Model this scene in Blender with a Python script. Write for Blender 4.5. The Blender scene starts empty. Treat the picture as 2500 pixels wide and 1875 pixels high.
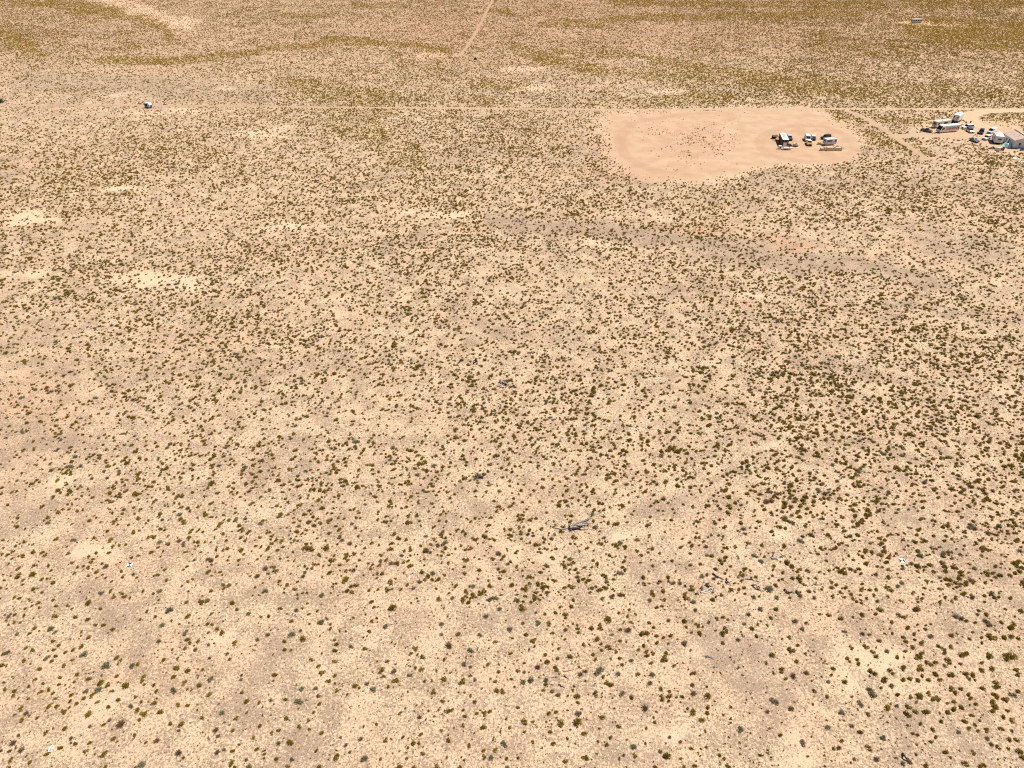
import bpy, bmesh, math, random
import numpy as np
from mathutils import Vector, Matrix
R = math.radians
rng = np.random.default_rng(7); random.seed(7)
scene = bpy.context.scene
COL = scene.collection

# ------------------------------------------------------------------ camera, sky, sun, exposure
CAM_H = 90.0; PITCH = R(36.5); F = 2500 * 24.0 / 36.0; CP, SP = math.cos(PITCH), math.sin(PITCH)
cam_d = bpy.data.cameras.new('camera'); cam_d.lens = 24.0; cam_d.sensor_width = 36.0
cam_d.clip_start = 1.0; cam_d.clip_end = 20000.0
cam = bpy.data.objects.new('camera', cam_d); COL.objects.link(cam)
cam.location = (0, 0, CAM_H); cam.rotation_euler = (math.pi / 2 - PITCH, 0, 0)
scene.camera = cam
SUN_EL, SUN_AZ = R(60), R(14)          # azimuth counted from +X towards +Y
sdir = Vector((math.cos(SUN_EL) * math.cos(SUN_AZ), math.cos(SUN_EL) * math.sin(SUN_AZ), math.sin(SUN_EL)))
w = bpy.data.worlds.new("World"); scene.world = w; w.use_nodes = True
nt = w.node_tree; nt.nodes.clear()
sky = nt.nodes.new('ShaderNodeTexSky'); sky.sky_type = 'NISHITA'; sky.sun_disc = False
sky.sun_elevation = SUN_EL; sky.sun_rotation = math.pi / 2 - SUN_AZ
sky.altitude = 1400; sky.dust_density = 1.0
bg = nt.nodes.new('ShaderNodeBackground'); bg.inputs['Strength'].default_value = 0.052
wo = nt.nodes.new('ShaderNodeOutputWorld')
nt.links.new(sky.outputs[0], bg.inputs[0]); nt.links.new(bg.outputs[0], wo.inputs[0])
sl = bpy.data.lights.new('sun', 'SUN'); sl.energy = 5.0; sl.angle = R(0.5); sl.color = (1.0, 0.95, 0.86)
so = bpy.data.objects.new('sun', sl); COL.objects.link(so)
so.rotation_euler = (-sdir).to_track_quat('-Z', 'Y').to_euler(); so.location = (60, 60, 120)
vs = scene.view_settings; vs.view_transform = 'Standard'; vs.look = 'None'; vs.gamma = 1; vs.use_curve_mapping = False
vs.exposure = 0.27
scene.cycles.pixel_filter_type = 'BLACKMAN_HARRIS'; scene.cycles.filter_width = 1.2
scene.cycles.use_denoising = False; scene.cycles.use_adaptive_sampling = False; scene.cycles.max_bounces = 6

# ------------------------------------------------------------------ photo pixel <-> flat ground
def g(u, v):
    a = (u - 1250) / F; b = -(v - 937.5) / F
    dx, dy, dz = a, CP + b * SP, -SP + b * CP
    t = -CAM_H / dz
    return Vector((dx * t, dy * t, 0))
def to_px(x, y):
    zc = y * CP + CAM_H * SP; yc = y * SP - CAM_H * CP
    return 1250 + F * x / zc, 937.5 - F * yc / zc
def ppm(v): return CP * (v + 296) / CAM_H

# ------------------------------------------------------------------ value noise (numpy)
def _h(ix, iy, s):
    n = (ix * 374761393 + iy * 668265263 + s * 1442695041) & 0xffffffff
    n = ((n ^ (n >> 13)) * 1274126177) & 0xffffffff
    return ((n ^ (n >> 16)) & 0xffff) / 65535.0
def vnoise(x, y, sc, s=0, octs=3):
    x = np.asarray(x, float); y = np.asarray(y, float); tot = 0; amp = 1; ws = 0
    for o in range(octs):
        X = x * sc; Y = y * sc; ix = np.floor(X).astype(np.int64); iy = np.floor(Y).astype(np.int64)
        fx = X - ix; fy = Y - iy; fx = fx * fx * (3 - 2 * fx); fy = fy * fy * (3 - 2 * fy)
        a = _h(ix, iy, s + o); b = _h(ix + 1, iy, s + o); c = _h(ix, iy + 1, s + o); d = _h(ix + 1, iy + 1, s + o)
        tot = tot + amp * ((a * (1 - fx) + b * fx) * (1 - fy) + (c * (1 - fx) + d * fx) * fy); ws += amp
        amp *= .5; sc *= 2.1
    return tot / ws
def sstep(a, b, x):
    t = np.clip((x - a) / (b - a), 0, 1); return t * t * (3 - 2 * t)

# ------------------------------------------------------------------ land cover, defined on the ground through where the photo shows it
GV = np.array([-200, 0, 100, 200, 300, 400, 500, 600, 700, 800, 900, 1000, 1100, 1200, 1300, 1400, 1476, 2200], float)
GU = np.array([-300, 0, 500, 1000, 1500, 2000, 2500, 2800], float)
GD = np.array([
 [.30, .30, .35, .35, .4, .4], [.30, .28, .35, .35, .45, .45], [.45, .35, .35, .32, .50, .55], [.20, .24, .42, .26, .55, .55],
 [.20, .30, .60, .40, .40, .45], [.32, .40, .45, .33, .28, .38], [.38, .38, .36, .36, .44, .42], [.32, .28, .34, .32, .34, .30],
 [.32, .34, .38, .35, .40, .30], [.32, .40, .34, .36, .42, .36], [.16, .36, .36, .36, .38, .38], [.12, .32, .40, .34, .38, .40],
 [.12, .28, .38, .34, .34, .38], [.12, .26, .36, .34, .34, .38], [.10, .22, .28, .32, .32, .34], [.14, .18, .22, .30, .30, .34],
 [.16, .17, .18, .24, .24, .30], [.12, .12, .12, .18, .18, .22]])
GD = np.concatenate([GD[:, :1], GD, GD[:, -1:]], axis=1)
def grid(u, v):
    iu = np.clip(np.searchsorted(GU, u) - 1, 0, len(GU) - 2); iv = np.clip(np.searchsorted(GV, v) - 1, 0, len(GV) - 2)
    fu = np.clip((u - GU[iu]) / (GU[iu + 1] - GU[iu]), 0, 1); fv = np.clip((v - GV[iv]) / (GV[iv + 1] - GV[iv]), 0, 1)
    return (GD[iv, iu] * (1 - fu) + GD[iv, iu + 1] * fu) * (1 - fv) + (GD[iv + 1, iu] * (1 - fu) + GD[iv + 1, iu + 1] * fu) * fv
def seg_d(u, v, pts, asp=1.0):
    """distance in photo pixels to a polyline"""
    best = np.full(np.shape(u), 1e9)
    for (x0, y0), (x1, y1) in zip(pts[:-1], pts[1:]):
        dx, dy = x1 - x0, (y1 - y0) * asp
        t = np.clip(((u - x0) * dx + (v - y0) * asp * dy) / (dx * dx + dy * dy + 1e-9), 0, 1)
        best = np.minimum(best, np.hypot(u - x0 - t * dx, (v - y0) * asp - t * dy))
    return best
# green streaks: points, half width (vertical px), strength
GREEN = [
 ([(250,148),(400,150),(520,142),(640,128)],10,1.3), ([(640,122),(740,112),(830,100),(960,105),(1080,122)],10,1.2),
 ([(30,6),(180,14)],8,1.1), ([(180,16),(330,36),(400,62),(430,92)],14,1.0), ([(0,75),(50,105),(90,135)],14,1.0),
 ([(1320,58),(1500,46),(1800,38),(2100,32)],8,1.1), ([(1310,63),(1470,62)],5,1.2), ([(1200,28),(1240,30)],6,1.2),
 ([(860,12),(1000,14)],5,.8), ([(690,40),(800,38)],7,.9), ([(1247,114),(1390,159),(1573,187),(1695,208)],14,1.1),
 ([(1350,122),(1520,133),(1700,165)],9,.9), ([(1600,163),(1803,183),(1966,212),(2170,228)],22,1.0),
 ([(1600,246),(1790,234)],12,1.0), ([(2230,78),(2500,84),(2700,84)],34,1.3), ([(1600,40),(1950,42)],9,.9),
 ([(1500,6),(2000,12),(2600,8)],9,.9), ([(1170,205),(1290,208)],12,1.1), ([(690,212),(800,222),(895,240),(960,255)],24,.9),
 ([(830,285),(900,320),(980,385)],42,.8), ([(1080,245),(1240,250)],12,.7), ([(2040,285),(2150,335),(2250,372)],20,1.0),
 ([(2120,284),(2260,300)],10,1.0), ([(2400,285),(2600,300)],14,.9), ([(2150,240),(2300,225),(2600,230)],26,.7),
 ([(250,345),(390,350),(520,390)],26,.6), ([(140,430),(340,450)],34,.4), ([(1000,190),(1080,165)],14,.6),
 ([(1620,500),(1750,520)],30,.4), ([(960,130),(1000,150),(980,200)],20,.4),([(1450,255),(1600,240)],8,.5),
 ([(300,90),(330,105)],20,.5), ([(2000,100),(2230,130)],20,.5)]
PALE = [(375,695,115,24,.55),(100,655,60,12,.7),(1110,514,38,9,.7),(300,465,60,7,.9),(150,1340,38,12,.9),(2085,1640,45,20,.5),
 (1650,1585,60,22,.9),(1665,1375,26,18,.8),(420,278,110,8,.4),(1270,170,60,8,.5),(1060,135,70,8,.3),(1640,222,50,7,.4),
 (1870,1110,20,14,.7),(2120,1600,80,20,.5),(50,540,70,10,.8),(1990,1795,60,20,.5),(700,560,80,7,.6),(2270,250,0.1,0.1,0),
 (560,215,40,6,.6),(1760,1570,50,20,.3),(2060,1570,50,16,.35),(2300,1545,70,25,.5),(300,230,60,8,.5),(640,320,50,8,.5),
 (1300,215,50,8,.5),(1900,1300,60,20,.4),(1000,505,60,8,.4),(1450,600,60,10,.4),(820,760,60,12,.4),(1550,1320,50,14,.4),
 (2230,56,40,5,.9),(2300,60,80,4,.5),(1690,1845,60,20,.6),(470,1560,50,18,.5),(270,1720,90,14,.5),(1800,700,60,10,.4)]
BAND = [([(1210,538),(1500,570),(1750,605),(2050,640),(2260,690)],22,1),([(2250,600),(2450,610)],25,.7),([(2150,560),(2350,575)],14,.5),
 ([(1950,880),(2200,900)],16,.8),([(650,1600),(560,1700)],60,.7),([(1700,1560),(1850,1650),(1880,1720)],70,.8),([(60,1060),(250,1080)],30,.6),
 ([(80,1500),(200,1620)],60,.7),([(2200,1770),(2400,1800)],60,.5),([(1300,1400),(1250,1520)],50,.5),([(2150,760),(2500,770)],20,.5),
 ([(1050,560),(950,610)],20,.6),([(230,600),(60,560)],10,.5),([(1700,480),(1850,520)],20,.5),([(50,200),(400,215),(650,235)],26,.6),
 ([(500,1450),(700,1480)],30,.5),([(1600,1250),(1800,1240)],30,.5),([(2400,1350),(2480,1500)],50,.6),([(1850,440),(2500,470)],22,.6)]
ORANGE = [(1920,590,90,16,1),(1560,430,180,22,.9),(1500,335,60,70,.7),(60,1000,160,140,.55),(1700,560,160,22,.6),(1650,350,200,90,.55),
 (1960,350,140,50,.75),(700,620,160,25,.5),(1350,330,180,60,.35),(100,400,150,40,.3),(450,850,250,60,.3),(300,1700,200,60,.3),(2230,56,60,6,.7)]
LOT = [(1493,275),(1600,269),(1800,268),(1960,270),(2015,284),(2055,310),(2092,342),(2098,370),(2064,392),(1990,402),(1900,403),(1850,412),
 (1790,428),(1700,440),(1600,436),(1535,424),(1500,398),(1486,350),(1484,305)]
TRACKS = [  # (points in the photo, width m)
 ([(-150,258),(300,258),(600,259),(760,262),(1000,264),(1250,266),(1500,268),(1750,267),(2000,266),(2250,266.5),(2500,267),(2750,267)],2.6,'long straight dirt track crossing beyond the clearing'),
 ([(1118,138),(1138,118),(1158,86),(1174,57),(1186,32),(1203,0),(1222,-40)],2.0,'faint two-rut trail running away into the far scrub'),
 ([(2600,269),(2450,270),(2400,272),(2372,277),(2362,286),(2372,297),(2400,308),(2425,320),(2455,333),(2480,345)],6.0,'curving sandy drive from the track down to the house'),
 ([(2070,271),(2095,279),(2129,299),(2170,324),(2200,346),(2230,366),(2262,388)],2.6,'pale diagonal trail cutting through green shrubs'),
 ([(2185,336),(2230,330),(2290,330),(2360,336),(2420,348),(2445,352)],4.2,'bare sandy strip in front of the parked vehicles'),
 ([(1900,312),(1866,328),(1850,352),(1872,378),(1930,395),(2010,398),(2070,386),(2092,362),(2076,335),(2030,312),(1960,303),(1900,312)],3.4,'worn wheel loop circling the vehicles on the cleared lot'),
 ([(1800,273),(1650,280),(1545,298),(1510,340),(1528,385),(1600,420),(1720,432)],3.4,'faint curved wheel track along the left edge of the cleared lot'),
]
def in_poly(u, v, poly):
    ins = np.zeros(np.shape(u), bool); n = len(poly)
    for i in range(n):
        x0, y0 = poly[i]; x1, y1 = poly[(i + 1) % n]
        c = ((y0 > v) != (y1 > v)) & (u < (x1 - x0) * (v - y0) / (y1 - y0 + 1e-9) + x0); ins ^= c
    return ins
def lot_mask(x, y):
    u, v = to_px(x, y)
    d = seg_d(u, v, LOT + LOT[:1], 2.2); ins = in_poly(u, v, LOT)
    sd = np.where(ins, d, -d) + (vnoise(x, y, .05, 31, 4) - .5) * 60
    return sstep(-34, 26, sd)
def yard_mask(x, y):
    u, v = to_px(x, y)
    m = np.exp(-(((u - 2390) / 130) ** 4 + ((v - 318) / 26) ** 4))
    m2 = np.exp(-(((u - 2470) / 70) ** 4 + ((v - 350) / 28) ** 4))
    return np.clip(np.maximum(m, m2) * (.6 + .8 * vnoise(x, y, .15, 5)), 0, 1)
def cover(x, y):
    """density (shrubs per m2), green, pale, mauve, orange"""
    x = np.asarray(x, float); y = np.asarray(y, float)
    wx = x + (vnoise(x, y, .05, 11) - .5) * 14; wy = y + (vnoise(x, y, .05, 12) - .5) * 22
    u, v = to_px(wx, wy)
    dens = grid(u, v) * 1.0
    n1 = vnoise(x, y, .035, 1); n2 = vnoise(x, y, .14, 2)
    dens = dens * np.clip(.7 + 1.1 * (n1 - .24), .6, 1.5) * np.clip(.6 + 1.5 * (n2 - .22), .35, 1.6)
    green = np.zeros_like(dens)
    for pts, hw, s in GREEN:
        d = seg_d(u, v, pts, 1.0) + (vnoise(x, y, .06, 21) - .5) * hw * 1.1
        m = (1 - sstep(hw * .55, hw * 1.35, d)) * s
        green = np.maximum(green, m)
    far = sstep(420, 100, v)
    green2 = np.clip(green, 0, 1.4) * np.clip(.55 + 1.2 * (vnoise(x, y, .06, 22) - .3), .3, 1.4)
    dens = dens * (1 - .5 * np.clip(green2, 0, 1)) + green2 * .62
    pale = np.zeros_like(dens)
    for cx, cy, rx, ry, s in PALE:
        pale = np.maximum(pale, s * np.exp(-(((u - cx) / rx) ** 2 + ((v - cy) / ry) ** 2) ** 1.6))
    wash = (1 - sstep(2, 26, seg_d(u, v, [(230,-10),(330,22),(400,45),(470,68)], 1.0) + (vnoise(x, y, .05, 23) - .5) * 14)) * .6
    pale = np.maximum(pale, wash)
    pale = pale * np.clip(.25 + 1.6 * vnoise(x, y, .22, 42), 0, 1.15)
    pale = np.maximum(pale, sstep(.72, .88, vnoise(x, y, .11, 41)) * .3)
    mauve = np.zeros_like(dens)
    for pts, hw, s in BAND:
        mauve = np.maximum(mauve, s * (1 - sstep(hw * .5, hw * 1.3, seg_d(u, v, pts, 1.0))))
    mauve = np.maximum(mauve * .75, sstep(.58, .8, vnoise(x, y, .07, 51, 4)) * .5)
    org = np.zeros_like(dens)
    for cx, cy, rx, ry, s in ORANGE:
        org = np.maximum(org, s * np.exp(-(((u - cx) / rx) ** 2 + ((v - cy) / ry) ** 2)))
    org = np.maximum(org, np.where(u > 1000, .9, .6) * sstep(270, 60, v) * np.clip(.4 + 1.3 * vnoise(x, y, .012, 62), 0, 1)) + (vnoise(x, y, .02, 61) - .5) * .3
    dens = dens * (1 - .85 * np.clip(pale * 1.1, 0, 1)) * (1 - .55 * mauve)
    lot = lot_mask(x, y)
    inner = np.exp(-(((u - 1690) / 120) ** 2 + ((v - 345) / 45) ** 2) ** 2)
    dens = dens * (1 - lot) + lot * (.05 * (u < 1830) + .22 * inner) * np.clip(3 * (n2 - .35), 0, 1.5)
    ring = np.hypot((u - 1965) / 132, (v - 352) / 46); rg = np.exp(-((ring - 1) / .16) ** 2)
    ring2 = np.exp(-((np.hypot((u - 1680) / 165, (v - 352) / 72) - 1) / .13) ** 2) * (u < 1800)
    pale = np.maximum(pale, lot * .75 * rg * (.4 + .8 * vnoise(x, y, .1, 91))); org = np.clip(org + lot * (.55 * inner + .5 * ring2 + .3 * (ring < .8)), 0, 1)
    mauve = np.clip(mauve * (1 - .8 * lot) + lot * inner * .5 * n1, 0, 1); lot = lot * (1 - .45 * inner)
    yd = yard_mask(x, y); dens = dens * (1 - yd * .97)
    return dens, np.clip(green2, 0, 1.3), np.clip(pale, 0, 1), np.clip(mauve, 0, 1), np.clip(org, 0, 1), lot, yd

# ------------------------------------------------------------------ materials
def nmat(name):
    m = bpy.data.materials.new(name); m.use_nodes = True
    b = m.node_tree.nodes['Principled BSDF']; return m, m.node_tree, b
def mat(name, col, rough=.6, metal=0, spec=.3, dirt=.0, dsc=1.5, dcol=(.35,.25,.16), coat=0):
    m, t, b = nmat(name)
    b.inputs['Roughness'].default_value = rough; b.inputs['Metallic'].default_value = metal
    b.inputs['Specular IOR Level'].default_value = spec; b.inputs['Coat Weight'].default_value = coat
    if dirt > 0:
        tc = t.nodes.new('ShaderNodeTexCoord'); n = t.nodes.new('ShaderNodeTexNoise')
        n.inputs['Scale'].default_value = dsc; n.inputs['Detail'].default_value = 6
        r = t.nodes.new('ShaderNodeValToRGB'); r.color_ramp.elements[0].position = .42; r.color_ramp.elements[1].position = .75
        r.color_ramp.elements[0].color = (0,0,0,1); r.color_ramp.elements[1].color = (dirt,)*3 + (1,)
        x = t.nodes.new('ShaderNodeMix'); x.data_type = 'RGBA'
        x.inputs[6].default_value = (*col, 1); x.inputs[7].default_value = (*dcol, 1)
        L = t.links.new
        L(tc.outputs['Object'], n.inputs['Vector']); L(n.outputs[0], r.inputs[0]); L(r.outputs[0], x.inputs[0]); L(x.outputs[2], b.inputs['Base Color'])
    else: b.inputs['Base Color'].default_value = (*col, 1)
    return m
M = {}
M['white'] = mat('white_paint', (.80,.80,.79), .45, dirt=.25)
M['cream'] = mat('cream_siding', (.72,.67,.58), .5, dirt=.35)
M['roofwhite'] = mat('white_roof_coating', (.84,.82,.79), .6, dirt=.25)
M['palegrey'] = mat('grey_and_shaded_white_siding', (.70,.71,.77), .5, dirt=.2)  # pale grey; also the shade painted onto white trailer faces
M['silver'] = mat('silver_paint', (.50,.54,.56), .3, metal=.3, dirt=.2, coat=.4)
M['skyblue'] = mat('pale_blue_paint', (.50,.60,.66), .3, dirt=.2, coat=.5)
M['navy'] = mat('dark_blue_paint', (.018,.022,.045), .3, dirt=.2, coat=.5)
M['dkgreen'] = mat('dark_green_paint', (.06,.075,.055), .35, dirt=.4, coat=.3)
M['teal'] = mat('grey_teal_paint', (.10,.14,.17), .3, dirt=.2, coat=.4)
M['maroon'] = mat('dark_maroon_paint', (.05,.018,.022), .3, dirt=.2, coat=.4)
M['gold'] = mat('gold_paint', (.55,.27,.03), .35, dirt=.25, coat=.4)
M['tan'] = mat('tan_paint', (.42,.34,.22), .5, dirt=.3)
M['brown'] = mat('rust_brown_siding', (.13,.045,.018), .7, dirt=.5, dcol=(.06,.025,.012))
M['glass'] = mat('dark_window_glass', (.015,.02,.028), .12, spec=.6)
M['tyre'] = mat('tyre_rubber', (.02,.02,.02), .8)
M['steel'] = mat('dull_steel', (.35,.35,.35), .45, metal=.7)
M['black'] = mat('black_plastic', (.012,.012,.014), .6)
M['lamp'] = mat('headlight_lens', (.75,.75,.72), .15, spec=.7)
M['redlamp'] = mat('red_lens', (.35,.02,.02), .3)
M['red'] = mat('faded_red_print', (.50,.08,.045), .5, dirt=.4, dsc=3, dcol=(.55,.25,.15))
M['dkred'] = mat('dark_red_print', (.30,.03,.05), .5)
M['aqua'] = mat('pale_blue_print', (.35,.62,.72), .5, dirt=.5, dsc=2, dcol=(.7,.75,.78))
M['wood'] = mat('weathered_brown_wood', (.16,.08,.045), .8, dirt=.6, dcol=(.07,.03,.02))
M['ply'] = mat('pale_plywood', (.66,.54,.38), .75, dirt=.3, dcol=(.45,.33,.2))
M['yellow'] = mat('yellow_paint', (.62,.45,.14), .5, dirt=.3)
M['mint'] = mat('mint_tarp', (.50,.78,.70), .5, dirt=.2, dcol=(.3,.5,.46))
M['dkteal'] = mat('dark_teal', (.03,.09,.10), .5)
M['dullblack'] = mat('flat_black', (.018,.02,.018), .5)
M['rustbox'] = mat('rusty_steel', (.24,.09,.05), .7, dirt=.5, dcol=(.08,.03,.02))
M['wall'] = mat('blue_grey_stucco', (.74,.74,.80), .8, dirt=.3, dcol=(.4,.38,.4))
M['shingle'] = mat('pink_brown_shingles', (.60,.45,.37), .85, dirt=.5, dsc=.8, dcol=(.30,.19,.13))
M['shingle_sunlit'] = mat('sunlit_pale_roofing', (.62,.50,.42), .85, dirt=.4, dsc=.8, dcol=(.45,.32,.25))  # sunlight on the far roof slope put into a paler shingle colour
M['orange'] = mat('orange_plastic', (.80,.22,.10), .5, dirt=.3, dcol=(.8,.4,.25))
M['deadwood'] = mat('sun_bleached_wood', (.34,.29,.25), .8, dirt=.8, dsc=6, dcol=(.10,.06,.045))
M['palewood'] = mat('pale_bleached_wood', (.62,.56,.50), .8, dirt=.5, dsc=6, dcol=(.3,.24,.2))
M['darkwood'] = mat('charred_dark_wood', (.045,.028,.03), .85, dirt=.5, dsc=6, dcol=(.12,.09,.08))
M['stone'] = mat('pale_stone', (.62,.56,.50), .85, dirt=.5, dsc=6, dcol=(.4,.32,.26))
M['sheet'] = mat('pale_board', (.74,.68,.62), .7, dirt=.2)
M['barkdark'] = mat('dark_bark', (.07,.05,.04), .9)

def leafmat(name, c0, c1, c2, rough=.75):
    """c0 usual leaf, c1 second leaf colour picked leaf by leaf, c2 the yellower kind picked plant by plant"""
    m, t, b = nmat(name); L = t.links.new
    a = t.nodes.new('ShaderNodeAttribute'); a.attribute_name = 'lv'
    i = t.nodes.new('ShaderNodeAttribute'); i.attribute_type = 'INSTANCER'; i.attribute_name = 'tint'
    x = t.nodes.new('ShaderNodeMix'); x.data_type = 'RGBA'; x.inputs[6].default_value = (*c0, 1); x.inputs[7].default_value = (*c1, 1)
    y = t.nodes.new('ShaderNodeMix'); y.data_type = 'RGBA'; y.inputs[7].default_value = (*c2, 1)
    L(a.outputs['Fac'], x.inputs[0]); L(i.outputs['Fac'], y.inputs[0]); L(x.outputs[2], y.inputs[6]); L(y.outputs[2], b.inputs['Base Color'])
    tr = t.nodes.new('ShaderNodeBsdfTranslucent'); L(y.outputs[2], tr.inputs[0]); mx = t.nodes.new('ShaderNodeMixShader'); mx.inputs[0].default_value = .35
    L(b.outputs[0], mx.inputs[1]); L(tr.outputs[0], mx.inputs[2]); L(mx.outputs[0], t.nodes['Material Output'].inputs['Surface'])
    b.inputs['Roughness'].default_value = rough; b.inputs['Specular IOR Level'].default_value = .15
    return m
M['olive'] = leafmat('olive_leaves', (.20,.145,.016), (.36,.275,.032), (.56,.37,.065))
M['golden'] = leafmat('golden_olive_leaves', (.25,.165,.024), (.42,.29,.040), (.56,.37,.065))
M['sage'] = leafmat('silvery_leaves', (.23,.205,.115), (.42,.395,.26), (.14,.13,.03))
M['dry'] = leafmat('dry_twigs', (.19,.12,.06), (.32,.225,.14), (.10,.06,.03))
M['juniper'] = leafmat('dark_green_foliage', (.03,.045,.012), (.055,.075,.015), (.10,.12,.02))

def ground_mat():
    m, t, b = nmat('desert_sand'); L = t.links.new; N = t.nodes.new
    b.inputs['Roughness'].default_value = .92; b.inputs['Specular IOR Level'].default_value = .1
    geo = N('ShaderNodeNewGeometry'); P = geo.outputs['Position']
    def noise(sc, det=3, rough=.55, dist=0):
        n = N('ShaderNodeTexNoise'); n.inputs['Scale'].default_value = sc; n.inputs['Detail'].default_value = det
        n.inputs['Roughness'].default_value = rough; n.inputs['Distortion'].default_value = dist; L(P, n.inputs['Vector']); return n.outputs[0]
    def mp(v, a, b_, c=0, d=1):
        n = N('ShaderNodeMapRange'); n.inputs[1].default_value = a; n.inputs[2].default_value = b_
        n.inputs[3].default_value = c; n.inputs[4].default_value = d; n.interpolation_type = 'SMOOTHSTEP'; L(v, n.inputs[0]); return n.outputs[0]
    def mth(op, a, b_):
        n = N('ShaderNodeMath'); n.operation = op
        for k, q in enumerate((a, b_)):
            if isinstance(q, (int, float)): n.inputs[k].default_value = q
            else: L(q, n.inputs[k])
        return n.outputs[0]
    def mix(f, a, b_):
        n = N('ShaderNodeMix'); n.data_type = 'RGBA'
        if isinstance(f, float): n.inputs[0].default_value = f
        else: L(f, n.inputs[0])
        for k, q in ((6, a), (7, b_)):
            if isinstance(q, tuple): n.inputs[k].default_value = (*q, 1)
            else: L(q, n.inputs[k])
        return n.outputs[2]
    at = N('ShaderNodeAttribute'); at.attribute_name = 'tone'; sp = N('ShaderNodeSeparateColor'); L(at.outputs['Color'], sp.inputs[0])
    org, pale, mauve = sp.outputs
    at2 = N('ShaderNodeAttribute'); at2.attribute_name = 'tone2'; sp2 = N('ShaderNodeSeparateColor'); L(at2.outputs['Color'], sp2.inputs[0])
    green, lot, far = sp2.outputs
    SAND = (.680,.500,.335); PEACH = (.665,.455,.305); ORG = (.61,.350,.215); PALE = (.72,.585,.44); MAUVE = (.37,.265,.19); LITTER = (.19,.125,.06)
    c = mix(mp(noise(.09, 5), .35, .68), SAND, PEACH)
    c = mix(mth('MULTIPLY', org, .85), c, ORG)
    # dried-grass litter: fine mauve-grey mottling, thicker in some patches
    patch = mth('ADD', mth('MULTIPLY', mp(noise(.22, 4, .6), .38, .66), .55), mth('MULTIPLY', mauve, .65))
    patch = mth('MAXIMUM', mth('SUBTRACT', mth('ADD', patch, .22), mth('ADD', mth('MULTIPLY', pale, .75), mth('MULTIPLY', lot, .7))), 0.0)
    fine = noise(2.7, 4, .75, .5)
    thr = mp(mth('ADD', fine, mth('MULTIPLY', patch, .15)), .545, .61)
    c = mix(mth('MULTIPLY', thr, mp(patch, 0.0, .30)), c, MAUVE)
    c = mix(mth('MULTIPLY', mauve, .22), c, (.50,.38,.295))
    # darker crumbs and stems
    crumb = mp(mth('ADD', noise(6.0, 3, .75), mth('MULTIPLY', patch, .05)), .585, .65)
    c = mix(mth('MULTIPLY', crumb, mth('ADD', mth('MULTIPLY', patch, .5), .38)), c, LITTER)
    c = mix(mth('MULTIPLY', green, mp(noise(1.2, 3), .40, .62)), c, (.50,.375,.15))
    vo = N('ShaderNodeTexVoronoi'); vo.inputs['Scale'].default_value = 2.4; L(P, vo.inputs['Vector'])
    sc = N('ShaderNodeSeparateColor'); L(vo.outputs['Color'], sc.inputs[0])
    dot = mth('MULTIPLY', mp(mth('ADD', vo.outputs['Distance'], mth('MULTIPLY', sc.outputs[1], .16)), .34, .22), mp(sc.outputs[0], .36, .42))
    c = mix(mth('MULTIPLY', mth('MULTIPLY', dot, .8), mth('SUBTRACT', 1.0, mth('MULTIPLY', lot, .7))), c, (.16,.105,.045))
    vo2 = N('ShaderNodeTexVoronoi'); vo2.inputs['Scale'].default_value = 5.2; L(P, vo2.inputs['Vector'])
    sc2 = N('ShaderNodeSeparateColor'); L(vo2.outputs['Color'], sc2.inputs[0])
    dot2 = mth('MULTIPLY', mp(vo2.outputs['Distance'], .42, .26), mp(sc2.outputs[0], .60, .66))
    c = mix(mth('MULTIPLY', mth('MULTIPLY', dot2, .7), mth('SUBTRACT', 1.0, mth('MULTIPLY', lot, .7))), c, (.22,.14,.075))
    c = mix(mth('MULTIPLY', pale, .32), c, PALE)
    c = mix(mth('MULTIPLY', lot, .8), c, mix(mp(noise(.16, 5, .6), .35, .65), (.46,.295,.18), (.54,.375,.25)))
    L(c, b.inputs['Base Color'])
    bp = N('ShaderNodeBump'); bp.inputs['Strength'].default_value = .8; bp.inputs['Distance'].default_value = .12
    L(noise(3.0, 5, .7), bp.inputs['Height']); L(bp.outputs[0], b.inputs['Normal'])
    return m
M['ground'] = ground_mat()
def track_mat():
    m, t, b = nmat('packed_track_sand'); L = t.links.new; N = t.nodes.new
    geo = N('ShaderNodeNewGeometry'); n = N('ShaderNodeTexNoise'); n.inputs['Scale'].default_value = .7; n.inputs['Detail'].default_value = 5
    L(geo.outputs['Position'], n.inputs['Vector'])
    x = N('ShaderNodeMix'); x.data_type = 'RGBA'; x.inputs[6].default_value = (.69,.49,.32,1); x.inputs[7].default_value = (.62,.42,.27,1)
    L(n.outputs[0], x.inputs[0]); L(x.outputs[2], b.inputs['Base Color']); b.inputs['Roughness'].default_value = .95
    a = N('ShaderNodeAttribute'); a.attribute_name = 'edge'
    ad = N('ShaderNodeMath'); ad.operation = 'MULTIPLY_ADD'; ad.inputs[1].default_value = .9; L(n.outputs[0], ad.inputs[0]); L(a.outputs['Fac'], ad.inputs[2])
    r = N('ShaderNodeMapRange'); r.inputs[1].default_value = .55; r.inputs[2].default_value = 1.1; r.inputs[4].default_value = .95; L(ad.outputs[0], r.inputs[0])
    s2 = N('ShaderNodeAttribute'); s2.attribute_name = 'strength'; mu = N('ShaderNodeMath'); mu.operation = 'MULTIPLY'
    L(r.outputs[0], mu.inputs[0]); L(s2.outputs['Fac'], mu.inputs[1]); L(mu.outputs[0], b.inputs['Alpha'])
    return m
M['track'] = track_mat()

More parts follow.
